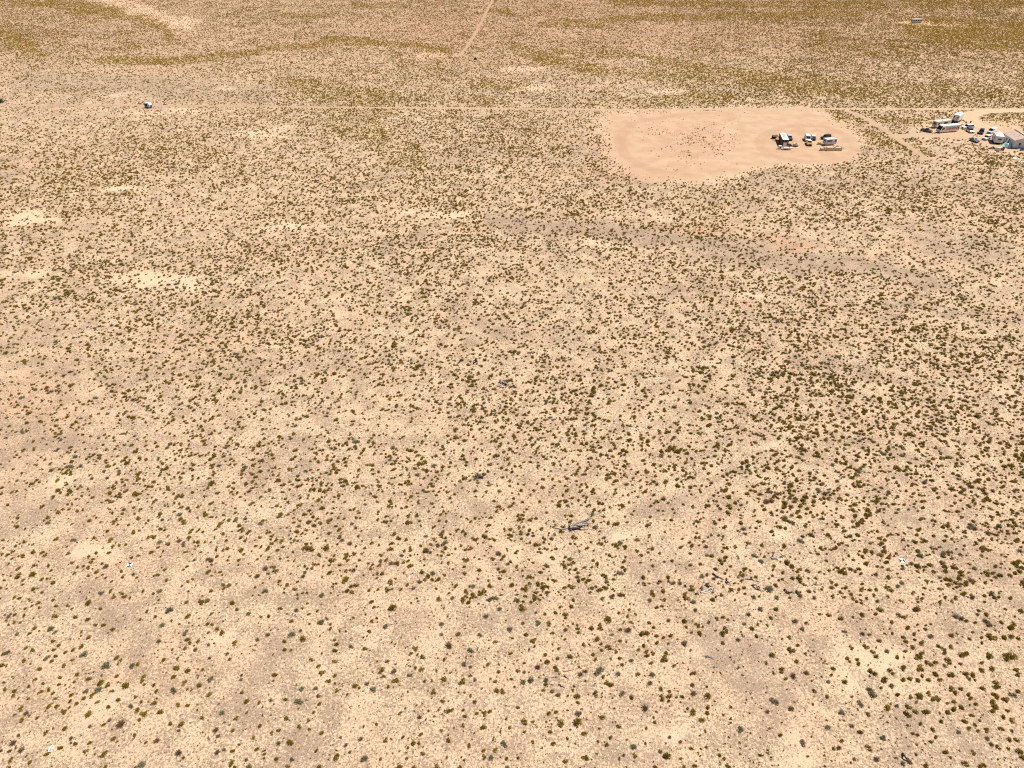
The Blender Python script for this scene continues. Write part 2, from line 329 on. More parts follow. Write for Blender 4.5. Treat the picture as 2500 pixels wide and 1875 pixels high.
# ------------------------------------------------------------------ mesh helpers
def link(name, me, m=None, parent=None):
    o = bpy.data.objects.new(name, me); COL.objects.link(o)
    if m is not None: me.materials.append(M[m] if isinstance(m, str) else m)
    if parent is not None: o.parent = parent
    return o
def obj(name, bm, m, parent=None, smooth=False):
    me = bpy.data.meshes.new(name); bm.normal_update(); bm.to_mesh(me); bm.free()
    if smooth: me.polygons.foreach_set('use_smooth', [True] * len(me.polygons))
    return link(name, me, m, parent)
def tag(o, label, cat, group=None):
    o['label'] = label; o['category'] = cat
    if group: o['group'] = group
    return o
def empty(name, loc, rz=0, label='', cat='', group=None):
    o = bpy.data.objects.new(name, None); COL.objects.link(o); o.location = loc; o.rotation_euler = (0, 0, rz)
    o.empty_display_size = .5
    return tag(o, label, cat, group)
def add_box(bm, x0, x1, y0, y1, z0, z1, bev=0, taper=(1, 1), top_shift=0):
    cx, cy = (x0 + x1) / 2, (y0 + y1) / 2
    vs_ = []
    for z, s in ((z0, (1, 1)), (z1, taper)):
        for sx, sy in ((-1, -1), (1, -1), (1, 1), (-1, 1)):
            vs_.append(bm.verts.new((cx + (top_shift if z == z1 else 0) + sx * (x1 - x0) / 2 * s[0], cy + sy * (y1 - y0) / 2 * s[1], z)))
    fs = [bm.faces.new([vs_[i] for i in f]) for f in ((3, 2, 1, 0), (4, 5, 6, 7), (0, 1, 5, 4), (1, 2, 6, 5), (2, 3, 7, 6), (3, 0, 4, 7))]
    if bev > 0:
        es = set(e for f in fs for e in f.edges)
        bmesh.ops.bevel(bm, geom=list(es), offset=bev, segments=2, affect='EDGES', profile=.6)
def box(name, dims, m, parent=None, bev=0, **k):
    bm = bmesh.new(); add_box(bm, *dims, bev=bev, **k); return obj(name, bm, m, parent)
def quad(name, pts, m, parent=None, th=.012):
    """thin plate with real thickness, pts CCW seen from outside"""
    bm = bmesh.new(); p = [Vector(q) for q in pts]
    n = (p[1] - p[0]).cross(p[2] - p[1]).normalized() * th
    a = [bm.verts.new(q - n * .5) for q in p]; b = [bm.verts.new(q + n) for q in p]
    bm.faces.new(b); bm.faces.new(a[::-1]); k = len(p)
    for i in range(k): bm.faces.new((a[i], a[(i + 1) % k], b[(i + 1) % k], b[i]))
    return obj(name, bm, m, parent)
def profile(bm, pts, y0, y1, bev=0, inset=None):
    """side profile pts (x,z) extruded over y"""
    a = [bm.verts.new((x, y0, z)) for x, z in pts]; b = [bm.verts.new((x, y1, z)) for x, z in pts]; k = len(pts)
    bm.faces.new(a); bm.faces.new(b[::-1])
    for i in range(k): bm.faces.new((a[(i + 1) % k], a[i], b[i], b[(i + 1) % k]))
    bmesh.ops.recalc_face_normals(bm, faces=bm.faces[:])
    if bev: bmesh.ops.bevel(bm, geom=bm.edges[:], offset=bev, segments=2, affect='EDGES', profile=.6)
def tube(bm, pts, rads, seg=7):
    pts = [Vector(p) for p in pts]; rings = []
    for i, p in enumerate(pts):
        d = (pts[min(i + 1, len(pts) - 1)] - pts[max(i - 1, 0)]).normalized()
        up = Vector((0, 0, 1)) if abs(d.z) < .9 else Vector((1, 0, 0))
        s = d.cross(up).normalized(); q = s.cross(d).normalized()
        rings.append([bm.verts.new(p + (s * math.cos(t) + q * math.sin(t)) * rads[i]) for t in [2 * math.pi * k / seg for k in range(seg)]])
    for r0, r1 in zip(rings[:-1], rings[1:]):
        for k in range(seg): bm.faces.new((r0[k], r0[(k + 1) % seg], r1[(k + 1) % seg], r1[k]))
    bm.faces.new(rings[0][::-1]); bm.faces.new(rings[-1])
def cyl_y(bm, x, y0, y1, z, r, seg=16): tube(bm, [(x, y0, z), (x, y1, z)], [r, r], seg)
def wheel(parent, x, y, r=.33, wd=.22):
    s = 1 if y > 0 else -1
    bm = bmesh.new(); cyl_y(bm, x, y - s * wd, y, r, r); t = obj('wheel', bm, 'tyre', parent, False)
    bm = bmesh.new(); cyl_y(bm, x, y - s * .02, y + s * .015, r, r * .58, 12); obj('rim', bm, 'steel', t)

# ------------------------------------------------------------------ the ground sheet
def build_ground():
    ys = [-4000, -1500, -600, -250, -100, -40, 0, 15, 25]; yy = 30.0
    while yy < 900: ys.append(yy); yy += max(1.6, yy * .008)
    ys += [930, 1000, 1150, 1500, 2200, 3500, 6000, 9000]
    xs = [-9000, -5000, -2500, -1300, -900, -720, -640]; xs += list(np.arange(-600, 601, 2.6)); xs += [640, 720, 900, 1300, 2500, 5000, 9000]
    xs = np.array(xs, float); ys = np.array(ys, float); nx, ny = len(xs), len(ys)
    X, Y = np.meshgrid(xs, ys); co = np.stack([X.ravel(), Y.ravel(), np.zeros(X.size)], 1)
    idx = np.arange(nx * ny).reshape(ny, nx)
    f = np.stack([idx[:-1, :-1], idx[:-1, 1:], idx[1:, 1:], idx[1:, :-1]], -1).reshape(-1, 4)
    me = bpy.data.meshes.new('ground'); me.vertices.add(len(co)); me.vertices.foreach_set('co', co.ravel().astype(np.float32))
    me.loops.add(f.size); me.loops.foreach_set('vertex_index', f.ravel().astype(np.int32))
    me.polygons.add(len(f)); me.polygons.foreach_set('loop_start', np.arange(0, f.size, 4, dtype=np.int32))
    me.update(calc_edges=True)
    sx, sy = np.clip(X.ravel(), -700, 700), np.clip(Y.ravel(), 25, 1000)
    d, gr, pa, mv, og, lo, yd = cover(sx, sy)
    a = me.color_attributes.new('tone', 'FLOAT_COLOR', 'POINT'); a.data.foreach_set('color', np.stack([og, pa, mv, np.ones_like(og)], 1).ravel().astype(np.float32))
    a = me.color_attributes.new('tone2', 'FLOAT_COLOR', 'POINT')
    a.data.foreach_set('color', np.stack([np.clip(gr, 0, 1) * .55, np.maximum(lo, yd * .8), np.zeros_like(og), np.ones_like(og)], 1).ravel().astype(np.float32))
    o = link('ground', me, 'ground'); o['kind'] = 'structure'
build_ground()
STR = [(.2, .95), (.35, .3), (.95, .9), (.6, .5), (.7, .7), (.24, .24), (.2, .2)]
def build_track(pts, wid, label, k):
    st = STR[k]
    P = [g(*p) for p in pts]; path = []
    for a, b in zip(P[:-1], P[1:]):
        n = max(2, int((b - a).length / 2.5))
        for i in range(n): path.append(a.lerp(b, i / n))
    path.append(P[-1])
    for _ in range(6): path = [path[0]] + [(path[i - 1] + path[i] * 2 + path[i + 1]) / 4 for i in range(1, len(path) - 1)] + [path[-1]]
    bm = bmesh.new(); el = bm.verts.layers.float.new('edge'); stl = bm.verts.layers.float.new('strength'); rows = []
    cross = [(-1.0, 0), (-.62, 1), (-.38, .9), (0, .62), (.38, .9), (.62, 1), (1.0, 0)]
    for i, p in enumerate(path):
        d = (path[min(i + 1, len(path) - 1)] - path[max(i - 1, 0)]).normalized(); s = Vector((d.y, -d.x, 0)); row = []
        wv = wid * (.85 + .4 * float(vnoise(p.x, p.y, .08, 71)))
        for c, e in cross:
            v = bm.verts.new(p + s * c * wv * .72 + Vector((0, 0, .004 + .004 * k))); v[el] = e; v[stl] = st[0] + (st[1] - st[0]) * i / max(1, len(path) - 1); row.append(v)
        rows.append(row)
    for r0, r1 in zip(rows[:-1], rows[1:]):
        for a in range(len(cross) - 1): bm.faces.new((r0[a], r0[a + 1], r1[a + 1], r1[a]))
    bmesh.ops.recalc_face_normals(bm, faces=bm.faces[:])
    if bm.faces[0].normal.z < 0: bmesh.ops.reverse_faces(bm, faces=bm.faces[:])
    o = obj('dirt_track', bm, 'track'); o['kind'] = 'structure'; o['label'] = label
    return path, wid
TRK = [build_track(*t, k) for k, t in enumerate(TRACKS)]

# ------------------------------------------------------------------ plants
def leaf_mesh(name, n, r, h, lsz, m, seed, lumps=5, twigs=0, asp=2.2, fill=.45):
    rs = random.Random(seed); verts = []; faces = []; lv = []
    L = [(rs.uniform(-.62, .62) * r, rs.uniform(-.62, .62) * r, rs.uniform(.3, .75)) for _ in range(lumps)] + [(0, 0, .75)]
    for i in range(n):
        lx, ly, ls = rs.choice(L)
        th = rs.uniform(0, 2 * math.pi); cz = rs.uniform(0, 1); sz = math.sqrt(1 - cz * cz)
        rad = ls * (fill + (1 - fill) * rs.random() ** .4) * (rs.uniform(.8, 1.12))
        p = Vector((lx + math.cos(th) * sz * rad * r * .8, ly + math.sin(th) * sz * rad * r * .8, .02 + cz * rad * h))
        d = Vector((math.cos(th) * sz + rs.gauss(0, .45), math.sin(th) * sz + rs.gauss(0, .45), cz * .8 + .35 + rs.gauss(0, .35))).normalized()
        s = d.cross(Vector((rs.gauss(0, 1), rs.gauss(0, 1), rs.gauss(0, 1)))).normalized()
        a = lsz * rs.uniform(.7, 1.3); wv = a / asp; k = len(verts)
        verts += [p - d * a * .5, p + s * wv * .6, p + d * a * .6, p - s * wv * .6]; faces.append((k, k + 1, k + 2, k + 3))
        q = rs.random(); lv += [q] * 4
    for i in range(twigs):
        th = rs.uniform(0, 2 * math.pi); e = rs.uniform(.15, 1.2); Lg = r * rs.uniform(.6, 1.15)
        d = Vector((math.cos(th) * math.cos(e), math.sin(th) * math.cos(e), math.sin(e) * h / r)); s = Vector((-math.sin(th), math.cos(th), 0)) * .012 * (1 + 2 * r)
        k = len(verts); b0 = Vector((rs.gauss(0, .05), rs.gauss(0, .05), .01))
        verts += [b0 - s, b0 + s, b0 + d * Lg + s * .4, b0 + d * Lg - s * .4]; faces.append((k, k + 1, k + 2, k + 3)); lv += [rs.random()] * 4
    me = bpy.data.meshes.new(name); me.from_pydata([tuple(v) for v in verts], [], faces)
    a = me.attributes.new('lv', 'FLOAT', 'POINT'); a.data.foreach_set('value', lv)
    me.materials.append(M[m]); return me
# unit plants are 1 m across
OLIVE = [leaf_mesh('olive_shrub', 330, .5, .62, .13, 'olive', 100 + i, lumps=3 + i % 4, twigs=10) for i in range(6)]
SAGE = [leaf_mesh('sage_bush', 260, .5, .50, .12, 'sage', 200 + i, lumps=6, twigs=30, fill=.3) for i in range(4)]
DRY = [leaf_mesh('dry_bush', 60, .5, .42, .09, 'dry', 300 + i, lumps=5, twigs=110, fill=.2) for i in range(3)]
OLIVE_F = [leaf_mesh('olive_shrub_far', 46, .5, .60, .30, 'golden', 400 + i, lumps=3, asp=1.5) for i in range(5)]
TUFT = [leaf_mesh('tuft', 16, .5, .5, .42, 'dry', 500 + i, lumps=2, asp=2.4) for i in range(4)]

# shrubs read off the photograph: tile origin, then x,y,width in the tile (4.148 tile px = 1 photo px)
TILE = {}
TILE = {
(0,'g'): "257,40,40;330,12,35;404,28,40;575,8,50;690,5,45;250,108,50;160,100,45;72,157,40;140,180,50;556,115,70;765,115,60;890,145,65;735,42,38;340,142,30;202,184,38;345,240,50;306,290,45;397,267,28;88,205,35;1025,35,58;970,205,45;1053,202,60;1145,240,60;832,270,40;900,325,58;826,415,68;540,365,50;605,408,50;260,438,48;335,452,58;545,452,46;750,450,58;660,480,48;568,517,58;240,567,54;20,607,55;312,596,30;525,575,50;645,615,52;735,558,35;408,640,55;780,700,62;608,733,60;360,757,45;437,795,50;605,802,52;753,775,42;658,818,30;898,748,74;1035,775,92;1090,810,68;1195,527,68;1230,560,38;1192,722,48;1033,712,34;1200,600,34;60,850,60;147,868,58;130,925,50;295,825,48;420,880,56;503,850,54;540,890,58;723,912,60;940,910,66;852,937,56;293,945,46;562,950,50;185,948,36;222,1040,70;508,1018,66;580,1022,66;716,975,55;775,1005,52;708,1040,46;990,980,50;1200,968,56;1143,874,45;1270,820,95;1372,935,44;1567,995,56;1565,812,55;1875,782,60;2018,820,66;1898,855,44;1660,550,62;1800,1012,58;1897,1020,56;1633,1070,95;1460,1100,80;1388,1068,70;1405,590,60;888,1100,90;650,1080,75;378,1145,50;295,1125,42;150,1117,40;218,1165,62;473,1290,62;670,1245,66;543,1250,40;1100,1040,56;1060,1212,50;912,1232,46;1370,1315,66;1480,1390,44;1727,1202,60;1835,1200,74;1815,1272,48;1145,1352,62;918,1398,60;618,1445,70;868,1477,58;767,1412,54;480,1510,62;118,1567,66;95,1645,55;315,1588,58;1065,1505,85;1062,1645,50;2050,660,38;1768,728,64;1900,660,70;1798,628,90;2015,365,45;1915,110,75;1900,350,72;1922,385,45;1868,442,50;1745,450,44;1978,450,52;1803,542,38;1422,150,42;1915,182,32;1818,200,34;2045,1140,70;1450,725,56;1440,770,50;1457,808,42;1585,875,52;1430,985,40;1410,1160,56",
(0,'s'): "520,235,90;560,275,60;180,285,60;1645,200,80;1880,275,80;1612,365,72;1730,40,105;1487,65,60;865,490,110;1080,585,130;1345,605,90;1000,850,110;880,870,80;480,530,80;1760,860,90;220,1460,95;1440,1600,110;1375,1645,70;95,105,68;1330,1020,70;65,480,95;1110,1165,60",
(0,'d'): "1225,1195,110;1815,1490,90;1590,1370,70;190,1320,50;140,1390,80;1860,1550,45;40,785,40;1575,120,50;1740,162,34;720,1350,56;15,1475,46;100,1480,50;270,1095,66",
(500,'g'): "328,45,58;70,92,44;568,123,38;652,108,52;765,40,48;875,160,52;1060,190,44;990,38,36;1053,95,46;1147,62,46;1280,195,40;1275,240,54;30,185,58;80,195,58;125,250,54;182,272,56;38,277,48;162,302,40;310,380,66;97,390,36;808,370,50;812,453,56;870,460,38;1002,328,84;965,265,44;1313,352,44;1340,402,62;1320,460,68;1365,262,38;1430,272,32;1505,135,36;1700,158,50;1745,137,38;1635,97,30;1672,265,54;1715,20,50;1755,22,30;1900,18,110;1895,380,38;1625,440,50;1843,568,50;1788,655,70;1812,727,50;1940,765,74;1862,828,60;1912,838,28;1522,812,68;1562,847,42;1315,572,60;1155,622,48;1188,680,70;1318,708,68;1258,772,60;712,705,76;1335,870,48;1155,920,52;817,958,64;435,970,76;38,905,70;382,885,54;545,995,50;1170,1000,50;258,545,50;1075,555,58;315,1145,58;590,1120,38;553,1225,54;830,1147,70;280,1270,52;752,1265,52;682,1295,46;1050,1172,42;1060,1265,48;1180,1290,58;868,1388,96;1745,1207,50;1132,1477,62;535,1460,60;285,1478,60;350,1415,44;500,1340,44;610,1515,42;425,1563,46;725,1555,50;285,1585,60;262,1620,44;310,1645,55;1340,1530,90;1788,1557,44;2050,1560,44;2008,1335,52;1980,1095,50;1830,1370,55;1160,1645,60;840,1645,50;1980,1645,90;2055,1450,36;2060,880,36;960,1230,46;430,1090,44;1610,1230,40;1380,1340,44;1100,1090,44",
(500,'s'): "65,740,100;885,290,100;1165,170,90;1235,135,60;640,300,66;535,352,56;40,400,50;1485,418,66;1835,208,90;955,968,100;980,845,80;1130,840,76;1715,855,95;1635,795,66;1920,665,90;2065,710,50;175,1088,80;135,1325,64;195,1465,50;880,1555,70;1620,1550,100;235,490,60;445,85,70;360,758,50;670,965,50;460,1640,90",
(500,'d'): "115,1260,70;130,1490,66;750,1400,60;1430,1420,50;1580,1355,60;930,50,60;375,712,40;1470,1490,44;600,1555,40;50,540,44;1320,795,40",
(1000,'g'): "1150,22,95;1480,78,58;1368,97,50;1582,88,72;1580,130,50;1640,22,58;1525,22,46;1408,185,68;1700,240,60;1705,278,54;1698,202,38;1845,240,70;1932,200,52;1930,240,60;2005,148,105;1892,342,72;1450,288,44;1180,300,54;1250,355,72;1045,340,36;870,378,48;485,292,66;1022,495,56;1368,508,48;1495,537,48;1622,520,76;1765,400,52;1820,405,34;2010,428,76;1945,460,50;1867,500,56;1882,547,56;1940,392,48;1510,445,48;1268,425,40;1208,457,32;1575,350,46;1545,320,30;355,553,58;60,443,68;18,495,44;82,503,44;135,522,60;795,602,52;905,605,36;1160,592,44;1400,582,72;1480,625,70;1482,658,52;1097,665,52;898,680,48;620,718,44;125,655,64;62,630,44;270,668,40;1030,752,46;345,755,80;865,772,50;530,772,85;880,862,80;950,872,70;240,877,70;562,887,36;1505,902,62;1357,868,44;1700,920,84;1058,832,36;1888,890,76;1655,865,36;1670,820,36;1605,920,44;1380,800,66;620,918,44;338,968,58;1710,985,60;385,1075,60;435,1065,56;545,1060,50;680,1098,50;765,1093,64;820,1080,54;195,1070,40;557,1127,56;545,1215,46;750,1225,90;1100,1040,52;1160,1180,80;1525,1190,90;1715,1180,110;1960,1140,70;118,1310,52;395,1370,70;1775,1305,68;1465,1405,64;1600,1348,44;2035,1340,60;1990,1412,60;40,1390,70;95,1400,50;610,1425,56;757,1475,52;872,1470,50;1420,1280,50;920,1280,40;1165,1285,40;1245,1390,40;1695,1235,38;755,1543,58;980,1550,60;383,1540,40;552,1572,40;140,1500,60;1785,1545,80;1580,1575,60;1100,1555,44;55,1640,80;270,1640,60;510,1640,70;1920,1250,34;1910,1380,36;1420,1095,60;1490,1088,46;2040,800,70;1990,790,50;1960,725,60;225,770,36;160,770,44;660,762,44;980,1150,44;250,1130,40;1250,1180,40;1020,1240,44",
(1000,'s'): "555,590,84;615,625,60;620,455,80;325,190,76;325,298,60;1020,250,80;715,300,60;915,38,70;1300,185,90;1380,757,80;1150,775,90;1225,755,90;1160,680,50;1445,870,64;1920,660,120;830,1540,84;960,1400,90;1700,1090,90;325,1275,50;10,715,50;995,1640,60",
(1000,'d'): "775,112,72;400,405,90;1300,625,76;1150,185,50;660,978,60;1780,670,60;100,1135,60;1730,700,70;1580,250,60;1280,80,40",
(1500,'g'): "45,78,44;140,115,50;156,48,40;212,96,36;170,180,46;62,252,46;355,183,50;400,225,52;275,288,80;335,290,80;118,375,36;62,370,44;570,308,64;490,330,50;430,320,46;728,218,44;845,205,70;895,225,40;870,285,80;778,280,40;1098,122,54;1035,140,48;1145,148,40;1125,235,62;1135,268,52;1085,285,70;1030,263,34;1100,378,60;1105,322,34;1395,238,70;1440,318,50;1455,198,42;1550,205,38;1485,168,34;710,155,70;430,20,60;480,15,50;1590,132,56;1775,327,48;1850,405,48;1700,345,36;300,412,54;252,455,48;330,475,60;390,490,60;330,515,70;500,540,96;520,492,60;15,475,44;55,537,46;372,583,50;608,618,50;780,695,50;820,692,50;770,460,36;430,382,60;340,362,30;548,395,32;1785,445,90;1605,508,84;1533,588,42;1935,490,40;1850,567,60;1692,645,68;1688,678,46;1617,690,42;1728,745,46;1945,692,66;2025,868,52;468,853,58;480,922,56;485,960,56;555,915,70;557,882,44;685,928,60;630,935,40;552,975,50;180,928,62;938,922,90;932,830,34;1015,978,36;945,1035,62;945,1085,64;800,1078,90;745,1050,40;670,985,30;890,1170,76;412,1185,54;398,1140,40;328,1252,42;48,1225,60;1175,1155,38;1680,1310,66;2010,1005,40;205,1528,60;530,1518,100;465,1475,56;670,1552,44;100,1522,36;55,1560,40;1063,1520,56;1105,1560,44;1475,1522,56;785,1460,50;880,1458,40;712,1640,46;820,1635,60;1150,1640,70;415,1640,60;312,1408,36;918,1280,34;873,1325,30;1270,1395,30;1100,1110,34;1960,1535,40;240,705,56;1630,40,60;1950,185,44",
(1500,'s'): "40,695,80;80,895,80;715,370,100;385,700,90;1620,965,110;1792,1045,92;1905,230,80;195,1430,90;1910,1390,90;1275,1265,90;1480,35,80;1315,190,60;955,175,56;1255,640,40;1640,40,50",
(1500,'d'): "140,250,90;80,605,50;310,1040,90;800,890,80;1255,350,60;170,560,60;790,810,60;1550,1080,60;1830,160,70;360,790,66;670,1385,50;1810,715,80;820,50,60;550,155,60;560,1340,50;930,1440,44;1180,1035,50;1360,95,60",
(2000,'g'): "100,98,58;12,98,40;210,130,70;340,122,46;570,85,60;620,40,80;435,95,72;800,100,60;855,118,60;740,175,56;985,28,110;1183,85,42;998,202,48;1125,195,36;1080,205,40;900,228,84;665,295,38;742,290,50;960,288,64;510,305,44;600,355,60;870,362,62;850,325,60;965,350,40;1042,390,66;1202,415,62;1262,452,56;1270,488,52;940,424,56;470,415,66;325,435,56;545,470,60;570,515,60;870,465,46;1035,485,70;1010,525,80;290,540,50;315,575,40;395,590,60;380,548,50;790,530,54;1090,580,66;1140,612,56;1300,560,84;1275,617,46;1428,595,44;1185,588,56;1330,300,70;1340,425,60;1430,495,80;1490,490,80;1500,165,50;1580,180,50;1697,95,70;1612,52,50;1888,48,44;1845,180,50;1978,192,50;1738,312,95;1868,330,68;1950,322,70;2015,332,56;1645,380,50;1642,330,48;1520,345,48;1560,280,40;1715,195,70;1930,220,90;2040,65,70;1985,120,40;1725,520,90;1945,500,110;1885,520,90;1650,590,46;1758,640,74;1645,655,76;1990,655,52;2005,705,56;843,630,66;850,665,30;715,655,56;752,698,48;515,665,70;560,685,70;140,640,66;125,710,44;1015,635,90;1040,660,50;1178,690,76;1320,692,96;1475,685,80;1550,698,80;670,750,90;915,743,60;843,755,58;1005,758,66;1108,753,66;1230,760,56;1515,750,46;1580,762,44;1790,780,66;1800,830,80;1652,842,58;1350,848,84;1427,842,60;1378,895,56;1040,718,52;250,768,72;625,840,44;795,910,68;1110,892,60;1010,920,100;925,935,46;1150,945,66;1200,950,66;1510,905,60;1535,945,70;1370,985,56;1760,895,66;1790,920,70;1880,948,80;1765,975,80;2022,880,58;85,922,56;988,987,46;680,1037,84;900,1025,70;880,1085,76;915,1125,56;970,1068,70;1080,1080,100;495,1102,66;1305,1080,66;1360,1050,80;1440,1035,70;1595,1005,60;1520,1015,30;1780,1035,80;1748,1068,70;1545,1122,56;1470,1172,74;1860,1128,66;1905,1070,44;1958,1170,66;1240,1178,56;1028,1205,56;897,1225,40;1520,1252,64;1580,1222,44;1698,1262,66;1615,1275,50;1842,1257,56;1150,1260,56;412,1287,76;950,1297,60;998,1322,44;1182,1340,56;1130,1383,44;495,1443,76;230,1375,56;1280,1480,80;1562,1498,60;1920,1355,70;2000,1362,60;1915,1448,46;1810,1435,60;2030,1480,90;2055,1535,64;1475,1605,80;1620,1628,66;1670,1630,60;1090,1625,64;980,1520,40;1335,1545,40;150,1450,50;1625,1170,40;1300,1000,40",
(2000,'s'): "540,885,130;225,1070,90;415,995,84;735,810,90;635,1340,84;1125,310,84;1380,105,90;1730,500,70;1420,1285,70;90,1235,80;780,1020,50;90,775,60;850,1600,70;255,265,60;685,465,70;1960,905,90;1080,250,60",
(2000,'d'): "510,850,80;330,1225,60;580,1560,70;1700,1350,60;1950,1275,50;200,1445,60;1440,135,70;1680,160,70;355,1560,50;915,1590,60;1745,1410,60;1600,95,50;440,290,60",
}
MIDSAGE = [(88,952,14),(51,972,16),(104,918,12),(362,997,14),(415,1011,14),(263,1011,14),(288,1015,12),(184,1116,18),(198,1138,16),(243,1119,14),(291,1151,14),(387,1121,14),(633,1126,14),(359,919,12),(794,908,12),(319,856,12),(418,1085,14),(599,1141,12),(720,932,13),(68,1011,14),(56,1056,16),(147,1076,16),(141,1099,14),(234,972,14),(17,1070,12),(1719,1144,16),(1775,1158,14),(2097,1150,22),(1710,910,12),(1315,1138,14),(1741,565,10),(1085,1328,22),(1057,1401,20),(1209,1461,20),(650,1444,20),(390,1444,20),(260,1384,20),(836,1320,16),(2249,1359,22),(1955,1322,20),(1843,1358,18),(1860,1373,18),(1712,1409,20),(1878,1440,30),(1896,1460,20),(860,1280,14),(180,1320,16),(1480,1420,16),(2310,1310,16),(560,1270,16),(730,1285,14),(930,1370,14)]
MIDOLIVE = [(757,1343,24),(745,1340,16),(2130,1350,17),(2270,1380,18),(1736,1357,14),(1758,1367,13),(1762,1376,15),(1747,1390,14),(586,1283,14),(1640,1270,14),(1655,1105,18),(1640,1098,26),(1480,1170,14),(2150,1357,16),(2168,1362,14),(2165,1374,16),(2240,1383,20),(1915,1334,14),(1915,1337,12),(588,1314,14),(1087,1340,14),(1248,1430,16)]

def parse(s):
    out = []
    for q in s.split(';'):
        q = q.strip()
        if q: out.append(tuple(float(t) for t in q.split(',')))
    return out
LISTED = []   # (kind, u, v, width m)
for (x0, kind), s in TILE.items():
    for zx, zy, wd in parse(s):
        u = x0 + zx / 4.148; v = 1475 + (zy + wd * .22) / 4.148
        LISTED.append((kind, u, v, wd / 4.148 / ppm(v)))
for u, v, wpx in MIDSAGE: LISTED.append(('s', u, v, wpx / ppm(v)))
for u, v, wpx in MIDOLIVE: LISTED.append(('g', u, v, wpx / ppm(v)))
LISTED.sort(key=lambda q: -q[3] * ppm(q[2]))
CAPS = {'g': 300, 's': 120, 'd': 70}; cnt = {'g': 0, 's': 0, 'd': 0}; rest = []; placed = []
KIND = {'g': ('olive_shrub', OLIVE, 'olive green', 'shrub', 'olive green shrubs dotted over the near sand', .95),
        's': ('sage_bush', SAGE, 'silvery grey-green', 'bush', 'silvery sage bushes scattered among the olive shrubs', .9),
        'd': ('dry_bush', DRY, 'dry brown leafless', 'bush', 'dry leafless bushes on the near sand', 1.0)}
listed_xy = []
for kind, u, v, wm in LISTED:
    p = g(u, v); listed_xy.append((p.x, p.y, wm * .5))
    if cnt[kind] >= CAPS[kind] or not (-15 < u < 2515 and v < 1890): rest.append((kind, p, wm)); continue
    nm, meshes, colr, cat, grp, k = KIND[kind]
    sz = 'large' if wm > 1.25 else ('small' if wm < .8 else 'medium')
    o = bpy.data.objects.new(nm, meshes[cnt[kind] % len(meshes)]); COL.objects.link(o)
    o.location = p; o.rotation_euler = (0, 0, random.uniform(0, 6.28)); s = wm * k
    o.scale = (s * random.uniform(.95, 1.12), s * random.uniform(.85, 1.05), s * random.uniform(.8, 1.1))
    o['tint'] = random.uniform(0, .45) ** 1.2 if kind == 'g' else random.uniform(0, .5)
    tag(o, '', cat, grp); cnt[kind] += 1; placed.append((kind, sz, u, v, o))

ORD = ['leftmost', 'second', 'third', 'fourth', 'fifth', 'sixth', 'seventh', 'eighth', 'ninth', 'tenth', 'eleventh', 'twelfth', 'thirteenth', 'fourteenth', 'fifteenth', 'sixteenth', 'seventeenth', 'eighteenth', 'nineteenth', 'twentieth', 'twenty-first', 'twenty-second', 'twenty-third', 'twenty-fourth', 'twenty-fifth', 'twenty-sixth', 'twenty-seventh', 'twenty-eighth', 'twenty-ninth', 'thirtieth']
COLS = ['far left', 'left', 'centre left', 'middle left', 'middle right', 'centre right', 'right', 'far right']
ROWS = ['bottom strip', 'second strip up', 'third strip up', 'fourth strip up', 'fifth strip up', 'sixth strip up', 'seventh strip up', 'eighth strip up']
cells = {}
for q in placed:
    c = min(7, max(0, int(q[2] / 312.5))); up = (1875 - q[3]) / 55.0; rr = max(0, int(up))
    rn = ROWS[rr] if rr < 8 else ('lower middle' if q[3] > 1290 else ('middle' if q[3] > 1050 else 'upper middle'))
    cells.setdefault((q[0], q[1], COLS[c], rn), []).append(q)
for (kd, sz, cn, rn), qs in cells.items():
    qs.sort(key=lambda q: q[2]); w_ = {'g': 'olive green shrub', 's': 'silvery grey bush', 'd': 'dry brown bush'}[kd]
    for i, q in enumerate(qs):
        q[4]['label'] = f"{sz} {w_} in the {cn} part of the {rn}" if len(qs) == 1 else f"{ORD[i]}{' from left' if i else ''} of the {sz} {w_}s, {cn}, {rn}"

